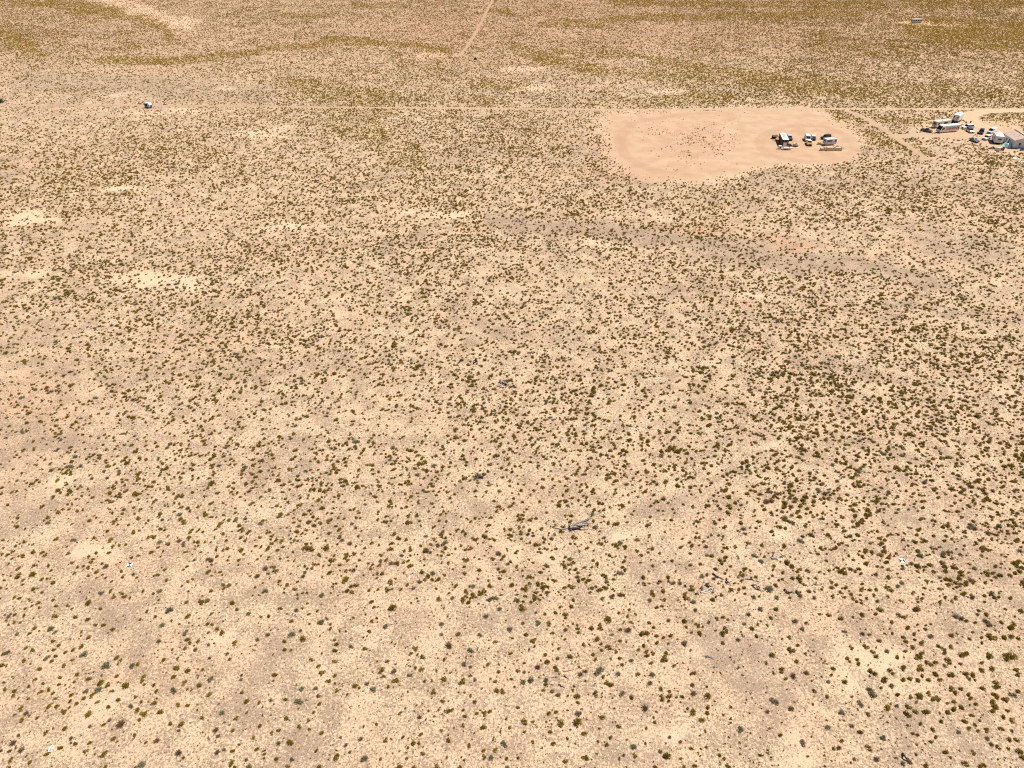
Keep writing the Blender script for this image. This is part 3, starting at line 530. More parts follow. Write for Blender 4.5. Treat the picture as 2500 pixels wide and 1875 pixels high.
def stuff(name, label, pts, rot, scl, tint, idx, meshes):
    """one object that scatters the meshes over its points"""
    lib = bpy.data.collections.new(name + '_kinds')
    for i, me in enumerate(meshes):
        oo = bpy.data.objects.new(f'{name}_kind_{i}', me); lib.objects.link(oo)
    me = bpy.data.meshes.new(name); n = len(pts); me.vertices.add(n); me.vertices.foreach_set('co', np.asarray(pts, np.float32).ravel())
    a = me.attributes.new('rz', 'FLOAT', 'POINT'); a.data.foreach_set('value', np.asarray(rot, np.float32))
    a = me.attributes.new('scl', 'FLOAT_VECTOR', 'POINT'); a.data.foreach_set('vector', np.asarray(scl, np.float32).ravel())
    a = me.attributes.new('tint', 'FLOAT', 'POINT'); a.data.foreach_set('value', np.asarray(tint, np.float32))
    a = me.attributes.new('idx', 'INT', 'POINT'); a.data.foreach_set('value', np.asarray(idx, np.int32))
    o = link(name, me); o['kind'] = 'stuff'; o['label'] = label
    t = bpy.data.node_groups.new(name + '_scatter', 'GeometryNodeTree')
    t.interface.new_socket('Geometry', in_out='INPUT', socket_type='NodeSocketGeometry'); t.interface.new_socket('Geometry', in_out='OUTPUT', socket_type='NodeSocketGeometry')
    N = t.nodes.new; L = t.links.new
    gi, go = N('NodeGroupInput'), N('NodeGroupOutput'); ip = N('GeometryNodeInstanceOnPoints'); ci = N('GeometryNodeCollectionInfo')
    ci.inputs['Collection'].default_value = lib; ci.inputs['Separate Children'].default_value = True; ci.inputs['Reset Children'].default_value = True
    def na(nm, ty):
        q = N('GeometryNodeInputNamedAttribute'); q.data_type = ty; q.inputs['Name'].default_value = nm; return q.outputs['Attribute']
    cx = N('ShaderNodeCombineXYZ'); L(na('rz', 'FLOAT'), cx.inputs['Z'])
    L(gi.outputs[0], ip.inputs['Points']); L(ci.outputs[0], ip.inputs['Instance']); ip.inputs['Pick Instance'].default_value = True
    L(na('idx', 'INT'), ip.inputs['Instance Index']); L(cx.outputs[0], ip.inputs['Rotation']); L(na('scl', 'FLOAT_VECTOR'), ip.inputs['Scale'])
    L(ip.outputs[0], go.inputs[0])
    md = o.modifiers.new('scatter', 'NODES'); md.node_group = t
    return o
def track_clear(x, y):
    ok = np.ones(len(x), bool)
    for path, wid in TRK:
        P = np.array([(p.x, p.y) for p in path[::2]])
        x0, x1 = P[:, 0].min() - 8, P[:, 0].max() + 8; y0, y1 = P[:, 1].min() - 8, P[:, 1].max() + 8
        sel = np.where((x > x0) & (x < x1) & (y > y0) & (y < y1))[0]
        for c in range(0, len(sel), 4000):
            s = sel[c:c + 4000]; best = np.full(len(s), 1e9)
            for a, b in zip(P[:-1], P[1:]):
                d = b - a; t = np.clip(((x[s] - a[0]) * d[0] + (y[s] - a[1]) * d[1]) / (d @ d + 1e-9), 0, 1)
                best = np.minimum(best, np.hypot(x[s] - a[0] - t * d[0], y[s] - a[1] - t * d[1]))
            ok[s[best < wid * .62]] = False
    return ok
def scatter_points(y0, y1, cand, margin=1.12):
    """uniform candidates over the wedge of ground the camera could see"""
    W1 = (y1 * CP + CAM_H * SP) * 1250 / F * margin + 4; n = int((y1 - y0) * 2 * W1 * cand)
    Y = rng.uniform(y0, y1, n); W = (Y * CP + CAM_H * SP) * 1250 / F * margin + 4
    k = rng.uniform(0, 1, n) < W / W1; Y = Y[k]; W = W[k]
    return rng.uniform(-1, 1, len(Y)) * W, Y, 1.0
def near_listed(x, y, pad):
    cell = {}
    for a, b, r in listed_xy: cell.setdefault((int(a // 4), int(b // 4)), []).append((a, b, r))
    ok = np.ones(len(x), bool)
    for i in np.where(y < 90)[0]:
        cxi, cyi = int(x[i] // 4), int(y[i] // 4)
        for dx in (-1, 0, 1):
            for dy in (-1, 0, 1):
                for a, b, r in cell.get((cxi + dx, cyi + dy), ()):
                    if (a - x[i]) ** 2 + (b - y[i]) ** 2 < (r + pad) ** 2: ok[i] = False
    return ok
NOGO = []   # (x, y, radius) round the built things
# ------------------------------------------------------------------ built things
def gz(u, v, z):
    a = (u - 1250) / F; b = -(v - 937.5) / F; dz = -SP + b * CP; t = (z - CAM_H) / dz
    return Vector((a * t, (CP + b * SP) * t, z))
def pose(u0, v0, u1, v1):
    """rear point and front point on the ground in the photo -> centre, yaw of the forward axis"""
    a, b = g(u0, v0), g(u1, v1); d = b - a; return (a + b) / 2, math.atan2(d.y, d.x)
def patch(name, face, s0, s1, t0, t1, m, parent, th=.02, off=.002):
    A, B, C_, D = [Vector(p) for p in face]      # A bottom-left, B bottom-right, C top-right, D top-left, seen from outside
    P = lambda s, t: (A.lerp(B, s)).lerp(D.lerp(C_, s), t)
    pts = [P(s0, t0), P(s1, t0), P(s1, t1), P(s0, t1)]
    n = (pts[1] - pts[0]).cross(pts[2] - pts[1]).normalized()
    return quad(name, [p + n * (off + th * .3) for p in pts], m, parent, th * .6)
def frustum_faces(xa, xb, xc, xd, yb, yt, z0, z1):
    """rear/front x at the bottom, rear/front x at the top"""
    return {'right': ((xa, -yb, z0), (xb, -yb, z0), (xd, -yt, z1), (xc, -yt, z1)), 'left': ((xb, yb, z0), (xa, yb, z0), (xc, yt, z1), (xd, yt, z1)),
            'front': ((xb, -yb, z0), (xb, yb, z0), (xd, yt, z1), (xd, -yt, z1)), 'rear': ((xa, yb, z0), (xa, -yb, z0), (xc, -yt, z1), (xc, yt, z1))}
def car(name, label, cat, pos, yaw, L, W, H, style, paint, roof=None, group='cars and trucks parked in the two camps'):
    t = empty(name, pos, yaw, label, cat, group); NOGO.append((pos.x, pos.y, L * .55)); h = L / 2
    if style == 'sedan': belt = .62 * H; ab = (-.40 * L, .20 * L, -.26 * L, .03 * L); hood = belt - .04
    elif style == 'suv': belt = .58 * H; ab = (-.485 * L, .22 * L, -.45 * L, .09 * L); hood = belt - .03
    elif style == 'van': belt = .52 * H; ab = (-.49 * L, .38 * L, -.485 * L, .22 * L); hood = belt - .12
    else: belt = .60 * H; ab = (-.12 * L, .22 * L, -.09 * L, .09 * L); hood = belt - .03
    yb, yt = W * .485, W * .40
    bm = bmesh.new()
    profile(bm, [(-h, .34), (h - .05, .30), (h, .5), (h - .06, hood - .12), (h - .3, hood - .02), (ab[1], belt), (-h + .06, belt), (-h, belt - .15)], -W / 2, W / 2, .05)
    body = obj('body', bm, paint, t)
    bm = bmesh.new(); fz = frustum_faces(*ab, yb, yt, belt - .02, H)
    vb = {}
    def V(p):
        k = tuple(round(c, 4) for c in p)
        if k not in vb: vb[k] = bm.verts.new(p)
        return vb[k]
    for f in fz.values(): bm.faces.new([V(p) for p in f])
    bm.faces.new([V(p) for p in (fz['right'][3], fz['right'][2], fz['left'][3], fz['left'][2])])
    bmesh.ops.bevel(bm, geom=[e for e in bm.edges if e.calc_length() > 0 and len(e.link_faces) == 2], offset=.04, segments=2, affect='EDGES')
    obj('cabin', bm, roof or paint, t)
    patch('windshield', fz['front'], .06, .94, .12, .92, 'glass', t); patch('rear_window', fz['rear'], .08, .92, .2, .9, 'glass', t)
    spl = {'sedan': ((.08, .5), (.53, .93)), 'suv': ((.04, .3), (.33, .62), (.65, .95)), 'van': ((.74, .96),), 'pickup': ((.06, .46), (.5, .93))}[style]
    for a, b in spl:
        patch('side_window', fz['right'], a, b, .2, .88, 'glass', t); patch('side_window', fz['left'], 1 - b, 1 - a, .2, .88, 'glass', t)
    if style == 'pickup':
        box('bed_floor', (-h + .12, ab[0] - .1, -W / 2 + .12, W / 2 - .12, belt - .002, belt + .012), 'black', t)
    for sx in (-.31, .31):
        for sy in (-1, 1): wheel(t, sx * L, sy * (W / 2 + .01), .34 if style != 'sedan' else .31)
    for sy in (-1, 1):
        y = sy * W * .36
        box('headlight', (h - .07, h + .012, y - .16, y + .16, hood - .28, hood - .12), 'lamp', t)
        box('tail_light', (-h - .012, -h + .05, y - .12, y + .12, belt - .3, belt - .12), 'redlamp', t)
    box('grille', (h - .03, h + .008, -W * .22, W * .22, .48, hood - .14), 'black', t)
    box('bumper', (h - .06, h + .07, -W * .46, W * .46, .34, .46), 'black' if paint != 'white' else 'white', t, .02)
    box('bumper', (-h - .07, -h + .06, -W * .46, W * .46, .36, .5), 'black', t, .02)
    return t
def coach(name, label, cat, pos, yaw, L, W, H, base, skin, roofm, wins=(), axle=(-.05,), r=.34, hitch=True, prof=None, group=None, ac=True, door=None, skirt=None):
    """boxy trailer or motorhome; +x is its front"""
    t = empty(name, pos, yaw, label, cat, group); NOGO.append((pos.x, pos.y, L * .5)); h = L / 2
    bm = bmesh.new()
    profile(bm, prof or [(-h, base), (h, base), (h, H - .05), (-h, H - .05)], -W / 2, W / 2, .07); obj('body', bm, skin, t)
    box('roof', (-h + .03, (h if not prof else max(p[0] for p in prof if p[1] > H - .4)) - .03, -W / 2 + .02, W / 2 - .02, H - .06, H + .04), roofm, t, .03)
    F_ = frustum_faces(-h, h, -h, h, W / 2, W / 2, base, H)
    for side, s0, s1, t0, t1, m, nm in wins: patch(nm, F_[side], s0, s1, t0, t1, m, t, .03)
    for ax in axle:
        for sy in (-1, 1): wheel(t, ax * L, sy * (W / 2 - .02), r)
    if hitch:
        bm = bmesh.new(); z = base + .02
        for sy in (-1, 1): tube(bm, [(h - .1, sy * W * .35, z), (h + 1.15, 0, z)], [.05, .05], 6)
        tube(bm, [(h + 1.05, 0, z), (h + 1.05, 0, 0)], [.04, .04], 6); obj('hitch', bm, 'steel', t)
    if ac: box('air_conditioner', (-.35, .45, -.35, .35, H + .03, H + .26), roofm, t, .06)
    box('roof_vent', (-h * .6 - .25, -h * .6 + .25, -.25, .25, H + .03, H + .14), 'palegrey', t, .03)
    if skirt: box('chassis', (-h + .3, h - .3, -W / 2 + .15, W / 2 - .15, .28, base + .03), 'black', t)
    return t
CAMP1 = None
# --- first camp on the cleared lot
p, yw = pose(1907, 341, 1915.3, 358.4)
A = coach('box_trailer', 'long white-roofed box trailer with rust-brown sides and its front end open', 'trailer', p, yw, 9.6, 2.6, 2.85, .75, 'brown', 'roofwhite',
    wins=[('front', .08, .92, .05, .93, 'black', 'doorway'), ('right', .2, .35, .45, .75, 'glass', 'window'), ('left', .6, .72, .45, .75, 'glass', 'window')], axle=(-.12, -.02), hitch=False, ac=False, skirt=True)
for y in (-.55, .75): box('door_post', (4.82, 4.90, y - .04, y + .04, .8, 2.6), 'white', A)
box('solar_panel', (-3.2, 1.6, -.55, .55, 2.91, 2.96), 'skyblue', A, .01)
p = gz(1914.6, 357.6, 0)
A2 = empty('cabinet', p, yw, 'upright white cabinet standing in the open end of the brown trailer', 'cabinet')
box('body', (-.35, .35, -.72, .72, .0, 1.75), 'white', A2, .04); box('door', (.352, .38, -.66, .66, .1, 1.68), 'white', A2, .01); box('handle', (.385, .41, .5, .55, .8, 1.1), 'steel', A2)
p, yw = pose(1923.2, 336.0, 1929.2, 345.0)
car('parked_car', 'pale blue sport utility vehicle parked right of the brown box trailer', 'car', p, yw, 4.6, 1.95, 1.75, 'suv', 'navy', 'skyblue')
p = g(1903.2, 363.6)
C_ = empty('appliance_box', p, R(-8), 'small white box with a black square opening, left of the low white trailer', 'box')
box('body', (-.62, .62, -.5, .5, 0, 1.35), 'white', C_, .04); box('opening', (-.25, .25, -.515, -.45, .45, .95), 'black', C_)
p = g(1919.5, 365.2)
D = empty('utility_trailer', p, R(-3), 'low white open utility trailer in front of the brown box trailer', 'trailer')
box('floor', (-1.5, 1.1, -.75, .75, .5, .6), 'cream', D)
for y in (-.78, .72): box('side_rail', (-1.55, 1.15, y, y + .06, .5, 1.0), 'white', D)
box('tailgate', (-1.6, -1.555, -.7, .7, .5, 1.0), 'white', D); box('load', (-1.2, .8, -.6, .6, .6, .95), 'cream', D, .08)
box('tool_box', (1.25, 2.2, -.6, .6, .55, 1.0), 'white', D, .05)
for y in (-.8, .8): wheel(D, -.2, y, .28, .18)
bm = bmesh.new(); tube(bm, [(1.1, 0, .52), (2.9, 0, .5)], [.05, .04], 6); obj('hitch', bm, 'steel', D)
def lumber(name, label, cat, pos, yaw, n, L, mats, spread=.7, up=.9, seed=1, group=None):
    """heap of boards, each board a bar of the one heap"""
    rs = random.Random(seed); t = empty(name, pos, yaw, label, cat, group); NOGO.append((pos.x, pos.y, L * .6))
    for k, m in enumerate(mats):
        bm = bmesh.new()
        for i in range(n):
            a = rs.uniform(0, 3.14); l = L * rs.uniform(.35, .6); x, y, z = rs.gauss(0, spread), rs.gauss(0, spread * .6), rs.uniform(.06, up * .6)
            e = rs.uniform(-.1, .5); d = Vector((math.cos(a) * math.cos(e), math.sin(a) * math.cos(e), math.sin(e))) * l
            q = Vector((x, y, z)); q0, q1 = q - d * .5, q + d * .5; q0.z = max(q0.z, .05); q1.z = max(q1.z, .05)
            tube(bm, [q0, q1], [.07, .06], 4)
        obj('boards' if k == 0 else 'scrap', bm, m, t)
    return t
p = g(1891, 338.2)
T = empty('lean_to', p, R(6), 'rough brown wooden lean-to just left of the brown box trailer', 'shed'); NOGO.append((p.x, p.y, 1.8))
for x in (-1.1, 0, 1.1):
    for y in (-.6, .6): box('post', (x - .06, x + .06, y - .06, y + .06, 0, 1.25 if y > 0 else 1.0), 'wood', T)
quad('roof', [(-1.2, -.75, 1.0), (1.2, -.75, 1.0), (1.2, .75, 1.32), (-1.2, .75, 1.32)], 'wood', T, .05)
box('back_wall', (-1.1, 1.1, .62, .66, 0, 1.2), 'wood', T)
lumber('scrap_pile', 'scatter of pale scrap boards below the brown lean-to', 'scrap', g(1892, 342.6), 0, 9, 1.6, ['ply', 'wood'], .6, .5, 3)
lumber('brush_heap', 'tangle of dark scrap to the right of the brown trailer mouth', 'scrap', g(1927.5, 357), R(-30), 26, 2.0, ['wood', 'darkwood'], .6, 1.3, 4)
p = g(1943.5, 357.5)
H_ = empty('work_cart', p, R(-35), 'tan cart with clutter on top between the brown trailer and gold truck', 'cart'); NOGO.append((p.x, p.y, 1.8))
box('box', (-1.1, .9, -.7, .7, .35, 1.15), 'ply', H_, .03); box('side_panel', (-1.12, -1.08, -.7, .7, .2, 1.15), 'wood', H_)
box('tool_chest', (-.5, .3, -.3, .4, 1.15, 1.4), 'tan', H_, .04); bm = bmesh.new(); tube(bm, [(-1.0, .5, .9), (-2.2, .9, 1.1)], [.05, .05], 6); obj('handle', bm, 'wood', H_)
for x in (-.6, .5):
    for y in (-.72, .72): wheel(H_, x, y, .2, .1)
p = g(1946.5, 361); Bd = box('loose_board', (-.75, .75, -.3, .3, .02, .1), 'sheet'); Bd.location = p; tag(Bd, 'flat white board lying in front of the tan cart', 'board')
p, yw = pose(1968.6, 338.5, 1971.8, 346.5)
car('cargo_van', 'white-roofed van parked nose to tail behind the gold truck', 'van', p, yw, 5.0, 2.1, 2.15, 'van', 'palegrey', 'roofwhite')
p, yw = pose(1972.5, 348.6, 1976.4, 357.6)
car('gold_truck', 'gold pickup truck with a white roof facing forward in the clearing', 'truck', p, yw, 4.9, 2.0, 1.8, 'pickup', 'gold', 'roofwhite')
p, yw = pose(1984, 336.6, 1986.4, 344.0)
car('parked_car', 'small car with white roof and dark nose right of the white van', 'car', p, yw, 4.1, 1.8, 1.5, 'suv', 'navy', 'roofwhite')
p, yw = pose(2022, 337.2, 2008.5, 339.8)
car('parked_car', 'dark blue and maroon vehicle parked behind the lavender-white camper', 'car', p, yw, 4.6, 1.9, 1.7, 'suv', 'navy', 'maroon')
p, yw = pose(2036, 352.6, 2011.5, 354.0)
W_ = coach('camper_trailer', 'white travel trailer with two-tone side behind the plywood boxes', 'camper', p, yw, 4.9, 2.4, 2.6, .5, 'palegrey', 'roofwhite',  # white trailer; bluish shade of its sides put into the siding colour
    wins=[('left', .10, .55, .55, .8, 'glass', 'window'), ('left', .60, .72, .08, .85, 'white', 'door'), ('left', .8, .93, .5, .78, 'glass', 'window'), ('left', .02, .98, .02, .12, 'silver', 'stripe'),
          ('rear', .25, .75, .5, .8, 'glass', 'window'), ('rear', .03, .14, .2, .6, 'redlamp', 'tail_light'), ('rear', .86, .97, .2, .6, 'redlamp', 'tail_light'), ('front', .2, .8, .5, .8, 'glass', 'window')],
    group='travel trailers and campers on the desert lots')
p = g(1999, 352.5)
Y_ = empty('generator_cart', p, R(20), 'small yellow machine on the ground left of the white travel trailer', 'machine'); NOGO.append((p.x, p.y, 1.5))
box('housing', (-.6, .5, -.4, .4, .3, .95), 'yellow', Y_, .08); box('engine', (.5, .95, -.3, .3, .3, .7), 'black', Y_, .04); bm = bmesh.new(); tube(bm, [(-.6, 0, .7), (-1.3, 0, .3)], [.05, .05], 6); obj('handle', bm, 'yellow', Y_)
for y in (-.42, .42): wheel(Y_, -.1, y, .25, .12)
p = g(1995.5, 353.5)
for (u0, u1, vb, hh, sd, lab) in ((2018, 2037.5, 368.6, 1.35, 1, 'longest cream plywood crate in front of the white travel trailer'), (2039.4, 2055.2, 368.4, 1.25, 2, 'cream plywood crate at the right end of the row'),
                             (2003, 2015, 368.2, 1.0, 3, 'low tan plywood crate at the left end of the row')):
    a, b = g(u0, vb), g(u1, vb); t = empty('plywood_crate', (a + b) / 2, 0, lab, 'crate', 'plywood crates in front of the travel trailer'); l = (b - a).length / 2; NOGO.append((t.location.x, t.location.y, l + .5))
    box('front_panel', (-l, l, 0, .05, .02, hh), 'ply', t); box('back_panel', (-l, l, 1.0, 1.05, .02, hh * .9), 'ply', t)
    box('end_or_shade_panel', (-l, -l + .05, .052, .998, .02, hh * .95), 'ply', t); box('end_or_shade_panel', (l - .05, l, .052, .998, .02, hh * .95), 'ply', t)
    box('lid', (-l * .98, l * (.6 if sd != 3 else .2), -.03, 1.1, hh + .003, hh + .05), 'ply', t)
    bm = bmesh.new()
    for k in range(3):
        x = -l + (k + .5) * 2 * l / 3; add_box(bm, x - .05, x + .05, -.04, -.003, .02, hh)
    obj('batten', bm, 'tan', t)
lumber('junk_or_shade_heap', 'heap of dark junk behind the right-hand plywood crate', 'scrap', g(2047, 362.5), 0, 24, 2.2, ['darkwood', 'dkgreen'], .8, 1.4, 9)
lumber('scrap_pile', 'low line of pale rubble under the white travel trailer side', 'scrap', g(2014, 361.5), 0, 14, 1.3, ['ply', 'darkwood'], .9, .4, 12)

# --- second camp by the house
p, yw = pose(2341.5, 293.6, 2329, 300.6)
Fw = coach('camper_trailer', 'tall white fifth-wheel trailer beside the sandy drive, highest in the camp', 'camper', p, yw, 6.2, 2.6, 3.5, 1.0, 'white', 'roofwhite',
    wins=[('front', .08, .28, .50, .8, 'glass', 'window'), ('front', .68, .88, .45, .72, 'glass', 'window'), ('front', .02, .98, .02, .98, 'palegrey', 'end_or_shade_panel'), ('left', .12, .24, .1, .8, 'palegrey', 'door'), ('right', .3, .5, .5, .7, 'palegrey', 'window'), ('left', .45, .6, .45, .68, 'palegrey', 'window')],  # grey front plate paints in the shade on that white end
    axle=(-.15, -.03), skirt=True, group='travel trailers and campers on the desert lots')
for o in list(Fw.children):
    if o.name.startswith('end_or_shade_panel'): o.location.x -= .012
lumber('junk_or_shade_heap', 'dark heap added in place of shadow at the shaded end of the tall white trailer', 'scrap', g(2320.5, 299), 0, 30, 2.6, ['darkwood', 'black'], .9, 1.7, 21)  # dark heap stands in for the trailer's shadow
p, yw = pose(2318, 306.6, 2273.5, 313.2)
coach('camper_trailer', 'long cream travel trailer standing right behind the lettered motorhome', 'camper', p, yw, 8.6, 2.4, 2.9, .6, 'cream', 'cream',
    wins=[('front', .2, .8, .4, .8, 'glass', 'window'), ('left', .08, .2, .45, .75, 'glass', 'window'), ('left', .3, .37, .1, .85, 'palegrey', 'door'), ('left', .5, .75, .45, .75, 'glass', 'window')],
    axle=(-.1, 0), group='travel trailers and campers on the desert lots')
p, yw = pose(2338.5, 319.2, 2284.5, 324.2); L = 10.0; h = L / 2
MH = coach('motorhome', 'white motorhome with large red lettering along its side', 'motorhome', p, yw, L, 2.5, 3.0, .45, 'white', 'roofwhite',
    prof=[(-h, .5), (h - .1, .42), (h, .6), (h - .02, 1.35), (h - .7, 2.85), (h - 1.0, 2.95), (-h, 2.95)],
    wins=[('left', .30, .875, .34, .66, 'white', 'side_panel')], axle=(-.22, .37), r=.42, hitch=False)
for o in list(MH.children):
    if o.name.startswith('side_panel'): o.location.y -= .02
# print on the camera side (its left side, y = +W/2): a pale blue band, a row of red letters and one dark numeral
yS = 1.25 + .012
def plate(name, x0, x1, z0, z1, m, sl=0, d=0): return quad(name, [(x1, yS + d, z0), (x0, yS + d, z0), (x0 - sl, yS + d, z1), (x1 - sl, yS + d, z1)], m, MH, .012)
plate('blue_band', -4.6, 2.4, 2.28, 2.72, 'aqua')
xx = 2.0; rs = random.Random(5); bm = bmesh.new()
def bar(x0, x1, z0, z1): add_box(bm, x0, x1, yS + .012, yS + .03, z0, z1)
glyph = {'E': [(0,.18,0,1),(.18,.6,0,.18),(.18,.55,.42,.58),(.18,.6,.82,1)], 'L': [(0,.18,0,1),(.18,.6,0,.2)], 'H': [(0,.18,0,1),(.42,.6,0,1),(.18,.42,.4,.6)],
         'A': [(0,.18,0,.85),(.42,.6,0,.85),(.08,.52,.8,1),(.18,.42,.35,.52)], 'M': [(0,.16,0,1),(.5,.66,0,1),(.22,.44,.45,.9)], 'C': [(0,.18,.08,.92),(.12,.6,0,.2),(.12,.6,.8,1)],
         'B': [(0,.18,0,1),(.18,.55,0,.2),(.18,.5,.42,.58),(.18,.55,.8,1),(.44,.6,.12,.45),(.44,.58,.55,.88)], 'I': [(.1,.3,0,1)], 'N': [(0,.17,0,1),(.43,.6,0,1),(.17,.43,.35,.7)], 'P': [(0,.18,0,1),(.18,.55,.82,1),(.18,.55,.42,.58),(.42,.6,.5,.9)]}
for ch in 'CLEANINCARE':
    sc_ = .62
    for a, b, c, d in glyph.get(ch, glyph['P']):
        bar(xx - b * sc_ * 1.1, xx - a * sc_ * 1.1, 1.25 + c * .92, 1.25 + d * .92)
    xx -= .44
obj('red_lettering', bm, 'red', MH)
plate('dark_numeral', -3.42, -3.12, 1.32, 2.32, 'black', .18, .012); plate('dark_red_block', -4.45, -3.85, 1.35, 2.15, 'dkred', 0, .012)
quad('windshield', [(h - .04, -1.12, 1.42), (h - .04, 1.12, 1.42), (h - .66, 1.08, 2.72), (h - .66, -1.08, 2.72)], 'glass', MH, .03)
plate('cab_window', 3.15, 4.35, 1.45, 2.35, 'glass', .12, .004)
quad('cab_window', [(3.15, -yS - .004, 1.45), (4.35, -yS - .004, 1.45), (4.1, -yS - .004, 2.35), (3.15, -yS - .004, 2.35)], 'glass', MH, .012)
box('bumper', (h - .05, h + .12, -1.2, 1.2, .42, .66), 'silver', MH, .04); box('grille', (h - .02, h + .02, -.8, .8, .75, 1.1), 'silver', MH)
for y in (-.95, .95): box('headlight', (h - .02, h + .03, y - .14, y + .14, .8, 1.05), 'lamp', MH)
p, yw = pose(2253, 319.6, 2269, 323.0)
car('pickup_truck', 'dark green-grey pickup with a cluttered bed left of the lettered motorhome', 'truck', p, yw, 4.6, 1.85, 1.55, 'pickup', 'dkgreen', 'dkgreen')
p, yw = pose(2374, 313.4, 2347, 315.4)
car('parked_car', 'white crew truck directly behind the lettered motorhome', 'truck', p, yw, 5.2, 2.0, 1.9, 'suv', 'white', 'white')
p, yw = pose(2362.5, 318.8, 2372.5, 325.2)
car('parked_car', 'silver-hooded car, its shaded side painted as a dark green cabin, right of the motorhome rear', 'car', p, yw, 4.7, 1.9, 1.6, 'suv', 'silver', 'dkgreen')  # dark green cabin paints in the shaded left side
p, yw = pose(2396, 322.0, 2393, 329.0)
car('parked_car', 'dark blue sport utility vehicle in the middle of the camp vehicles', 'car', p, yw, 4.6, 1.95, 1.75, 'suv', 'navy', 'navy')
p, yw = pose(2430, 320.8, 2410.5, 327.5)
car('cargo_van', 'white van with tan hood nearest the sandy drive', 'van', p, yw, 5.2, 2.0, 2.1, 'van', 'white', 'white')
p, yw = pose(2371.5, 342.4, 2384.5, 348.2)
car('parked_car', 'teal-grey sedan with pale hood standing alone below the others', 'car', p, yw, 4.5, 1.8, 1.45, 'sedan', 'teal', 'silver')
p, yw = pose(2417, 337.2, 2399, 343.4)
car('parked_car', 'white sport utility vehicle parked against the white motorhome end', 'car', p, yw, 4.8, 1.95, 1.75, 'suv', 'white', 'white')
p, yw = pose(2427.5, 339.5, 2437, 354.6)
K = coach('motorhome', 'white boxy motorhome with shaded end, left of the mint tarp', 'motorhome', p, yw, 6.4, 3.1, 3.2, .6, 'white', 'roofwhite',
    wins=[('front', .30, .78, .42, .66, 'glass', 'window'), ('front', .02, .14, .1, .8, 'white', 'door'), ('right', .12, .22, .45, .75, 'glass', 'window'), ('right', .5, .62, .45, .72, 'glass', 'window'), ('right', .8, .9, .45, .72, 'glass', 'window'), ('front', .0, 1.0, .02, .08, 'palegrey', 'stripe')],
    axle=(-.25, .3), hitch=False, skirt=True)
HH = 3.2; near_e, far_e = gz(2478.9, 343.2, HH), gz(2451.4, 325.6, HH); c0 = Vector((near_e.x, near_e.y, 0)); dl = (far_e - near_e); LH = dl.length; dl.normalize(); dr = Vector((dl.y, -dl.x, 0)); yawh = math.atan2(dr.y, dr.x); print('HOUSE', LH)
# tarps
def tarp(name, label, cat, pos, yaw, sx, sy, h, m, seed, group=None):
    rs = np.random.default_rng(seed); n = 22; bm = bmesh.new(); V = []
    ph = rs.uniform(0, 6, 6)
    for j in range(n):
        row = []
        for i in range(n):
            a, b = i / (n - 1) * 2 - 1, j / (n - 1) * 2 - 1; r = max(abs(a), abs(b)); rr = math.hypot(a, b)
            z = h * max(0, 1 - rr ** 2.2 * .9) * (.65 + .35 * math.sin(3.1 * a + ph[0]) * math.cos(2.7 * b + ph[1])) + .10 * math.sin(11 * a + 5 * b + ph[2]) * (1 - r)
            row.append(bm.verts.new((a * sx * (1 + .08 * math.sin(5 * b + ph[3])), b * sy * (1 + .1 * math.sin(4 * a + ph[4])), max(.01, z) if r < 1 else -.02)))
        V.append(row)
    for j in range(n - 1):
        for i in range(n - 1): bm.faces.new((V[j][i], V[j][i + 1], V[j + 1][i + 1], V[j + 1][i]))
    o = obj(name, bm, m); o.location = pos; o.rotation_euler = (0, 0, yaw); NOGO.append((pos.x, pos.y, max(sx, sy))); return tag(o, label, cat, group)
tarp('covered_pile', 'crumpled mint green tarp over a pile between motorhome and house', 'tarp', g(2456.5, 358.0), R(-30), 2.0, 2.1, 2.1, 'mint', 3)
tarp('covered_pile', 'pale blue sheet crumpled at the foot of the house corner', 'tarp', g(2488, 364.3), R(5), 1.3, .5, .7, 'skyblue', 15)
tarp('covered_pile', 'small white sheet heap under the boxy motorhome near corner', 'tarp', g(2447, 361.8), R(5), 1.0, .5, .6, 'white', 16)
tarp('covered_pile', 'dark teal heap against the long wall of the house', 'tarp', g(2468.5, 357.5), math.atan2(dl.y, dl.x), 1.9, .6, 1.9, 'dkteal', 5)  # narrow dark teal mound along the wall
tarp('covered_pile', 'low black heap below the boxy white motorhome', 'tarp', g(2424, 363.5), R(-12), 1.9, 1.0, .9, 'dullblack', 8)  # low mound in plain black
tarp('covered_pile', 'small black heap at the right edge of the photo before the house', 'tarp', g(2496, 367.5), 0, 1.2, .7, .8, 'dullblack', 9)
p = g(2436.5, 367.5); o = empty('chest_freezer', p, R(-4), 'white chest box standing in front of the boxy motorhome', 'box'); NOGO.append((p.x, p.y, 1))
box('body', (-.75, .75, -.4, .4, 0, 1.15), 'sheet', o, .03); box('lid', (-.77, .77, -.42, .42, 1.153, 1.25), 'white', o, .03)
p = g(2445.3, 367.0); o = empty('rusty_cabinet', p, R(-4), 'rusty brown cabinet right of the white chest box', 'cabinet')
box('body', (-.7, .3, -.35, .35, 0, 1.05), 'rustbox', o, .02); box('side_door', (.31, .75, -.38, .38, 0, 1.35), 'wood', o, .02)
for u, v, l, wd, yw_, lab in ((2477, 386.5, 2.9, 1.1, R(-52), 'large pale board lying flat in the scrub below the house'), (2490.5, 394.3, 1.3, .5, R(-20), 'narrow pale board below the largest one'),
                         (2499, 395, 1.0, .5, R(-5), 'short pale board at the right edge of the photo')):
    b = box('loose_board', (-l / 2, l / 2, -wd, wd, .02, .08), 'sheet'); b.location = g(u, v); b.rotation_euler = (0, 0, yw_); tag(b, lab, 'board', 'pale boards lying in the scrub')
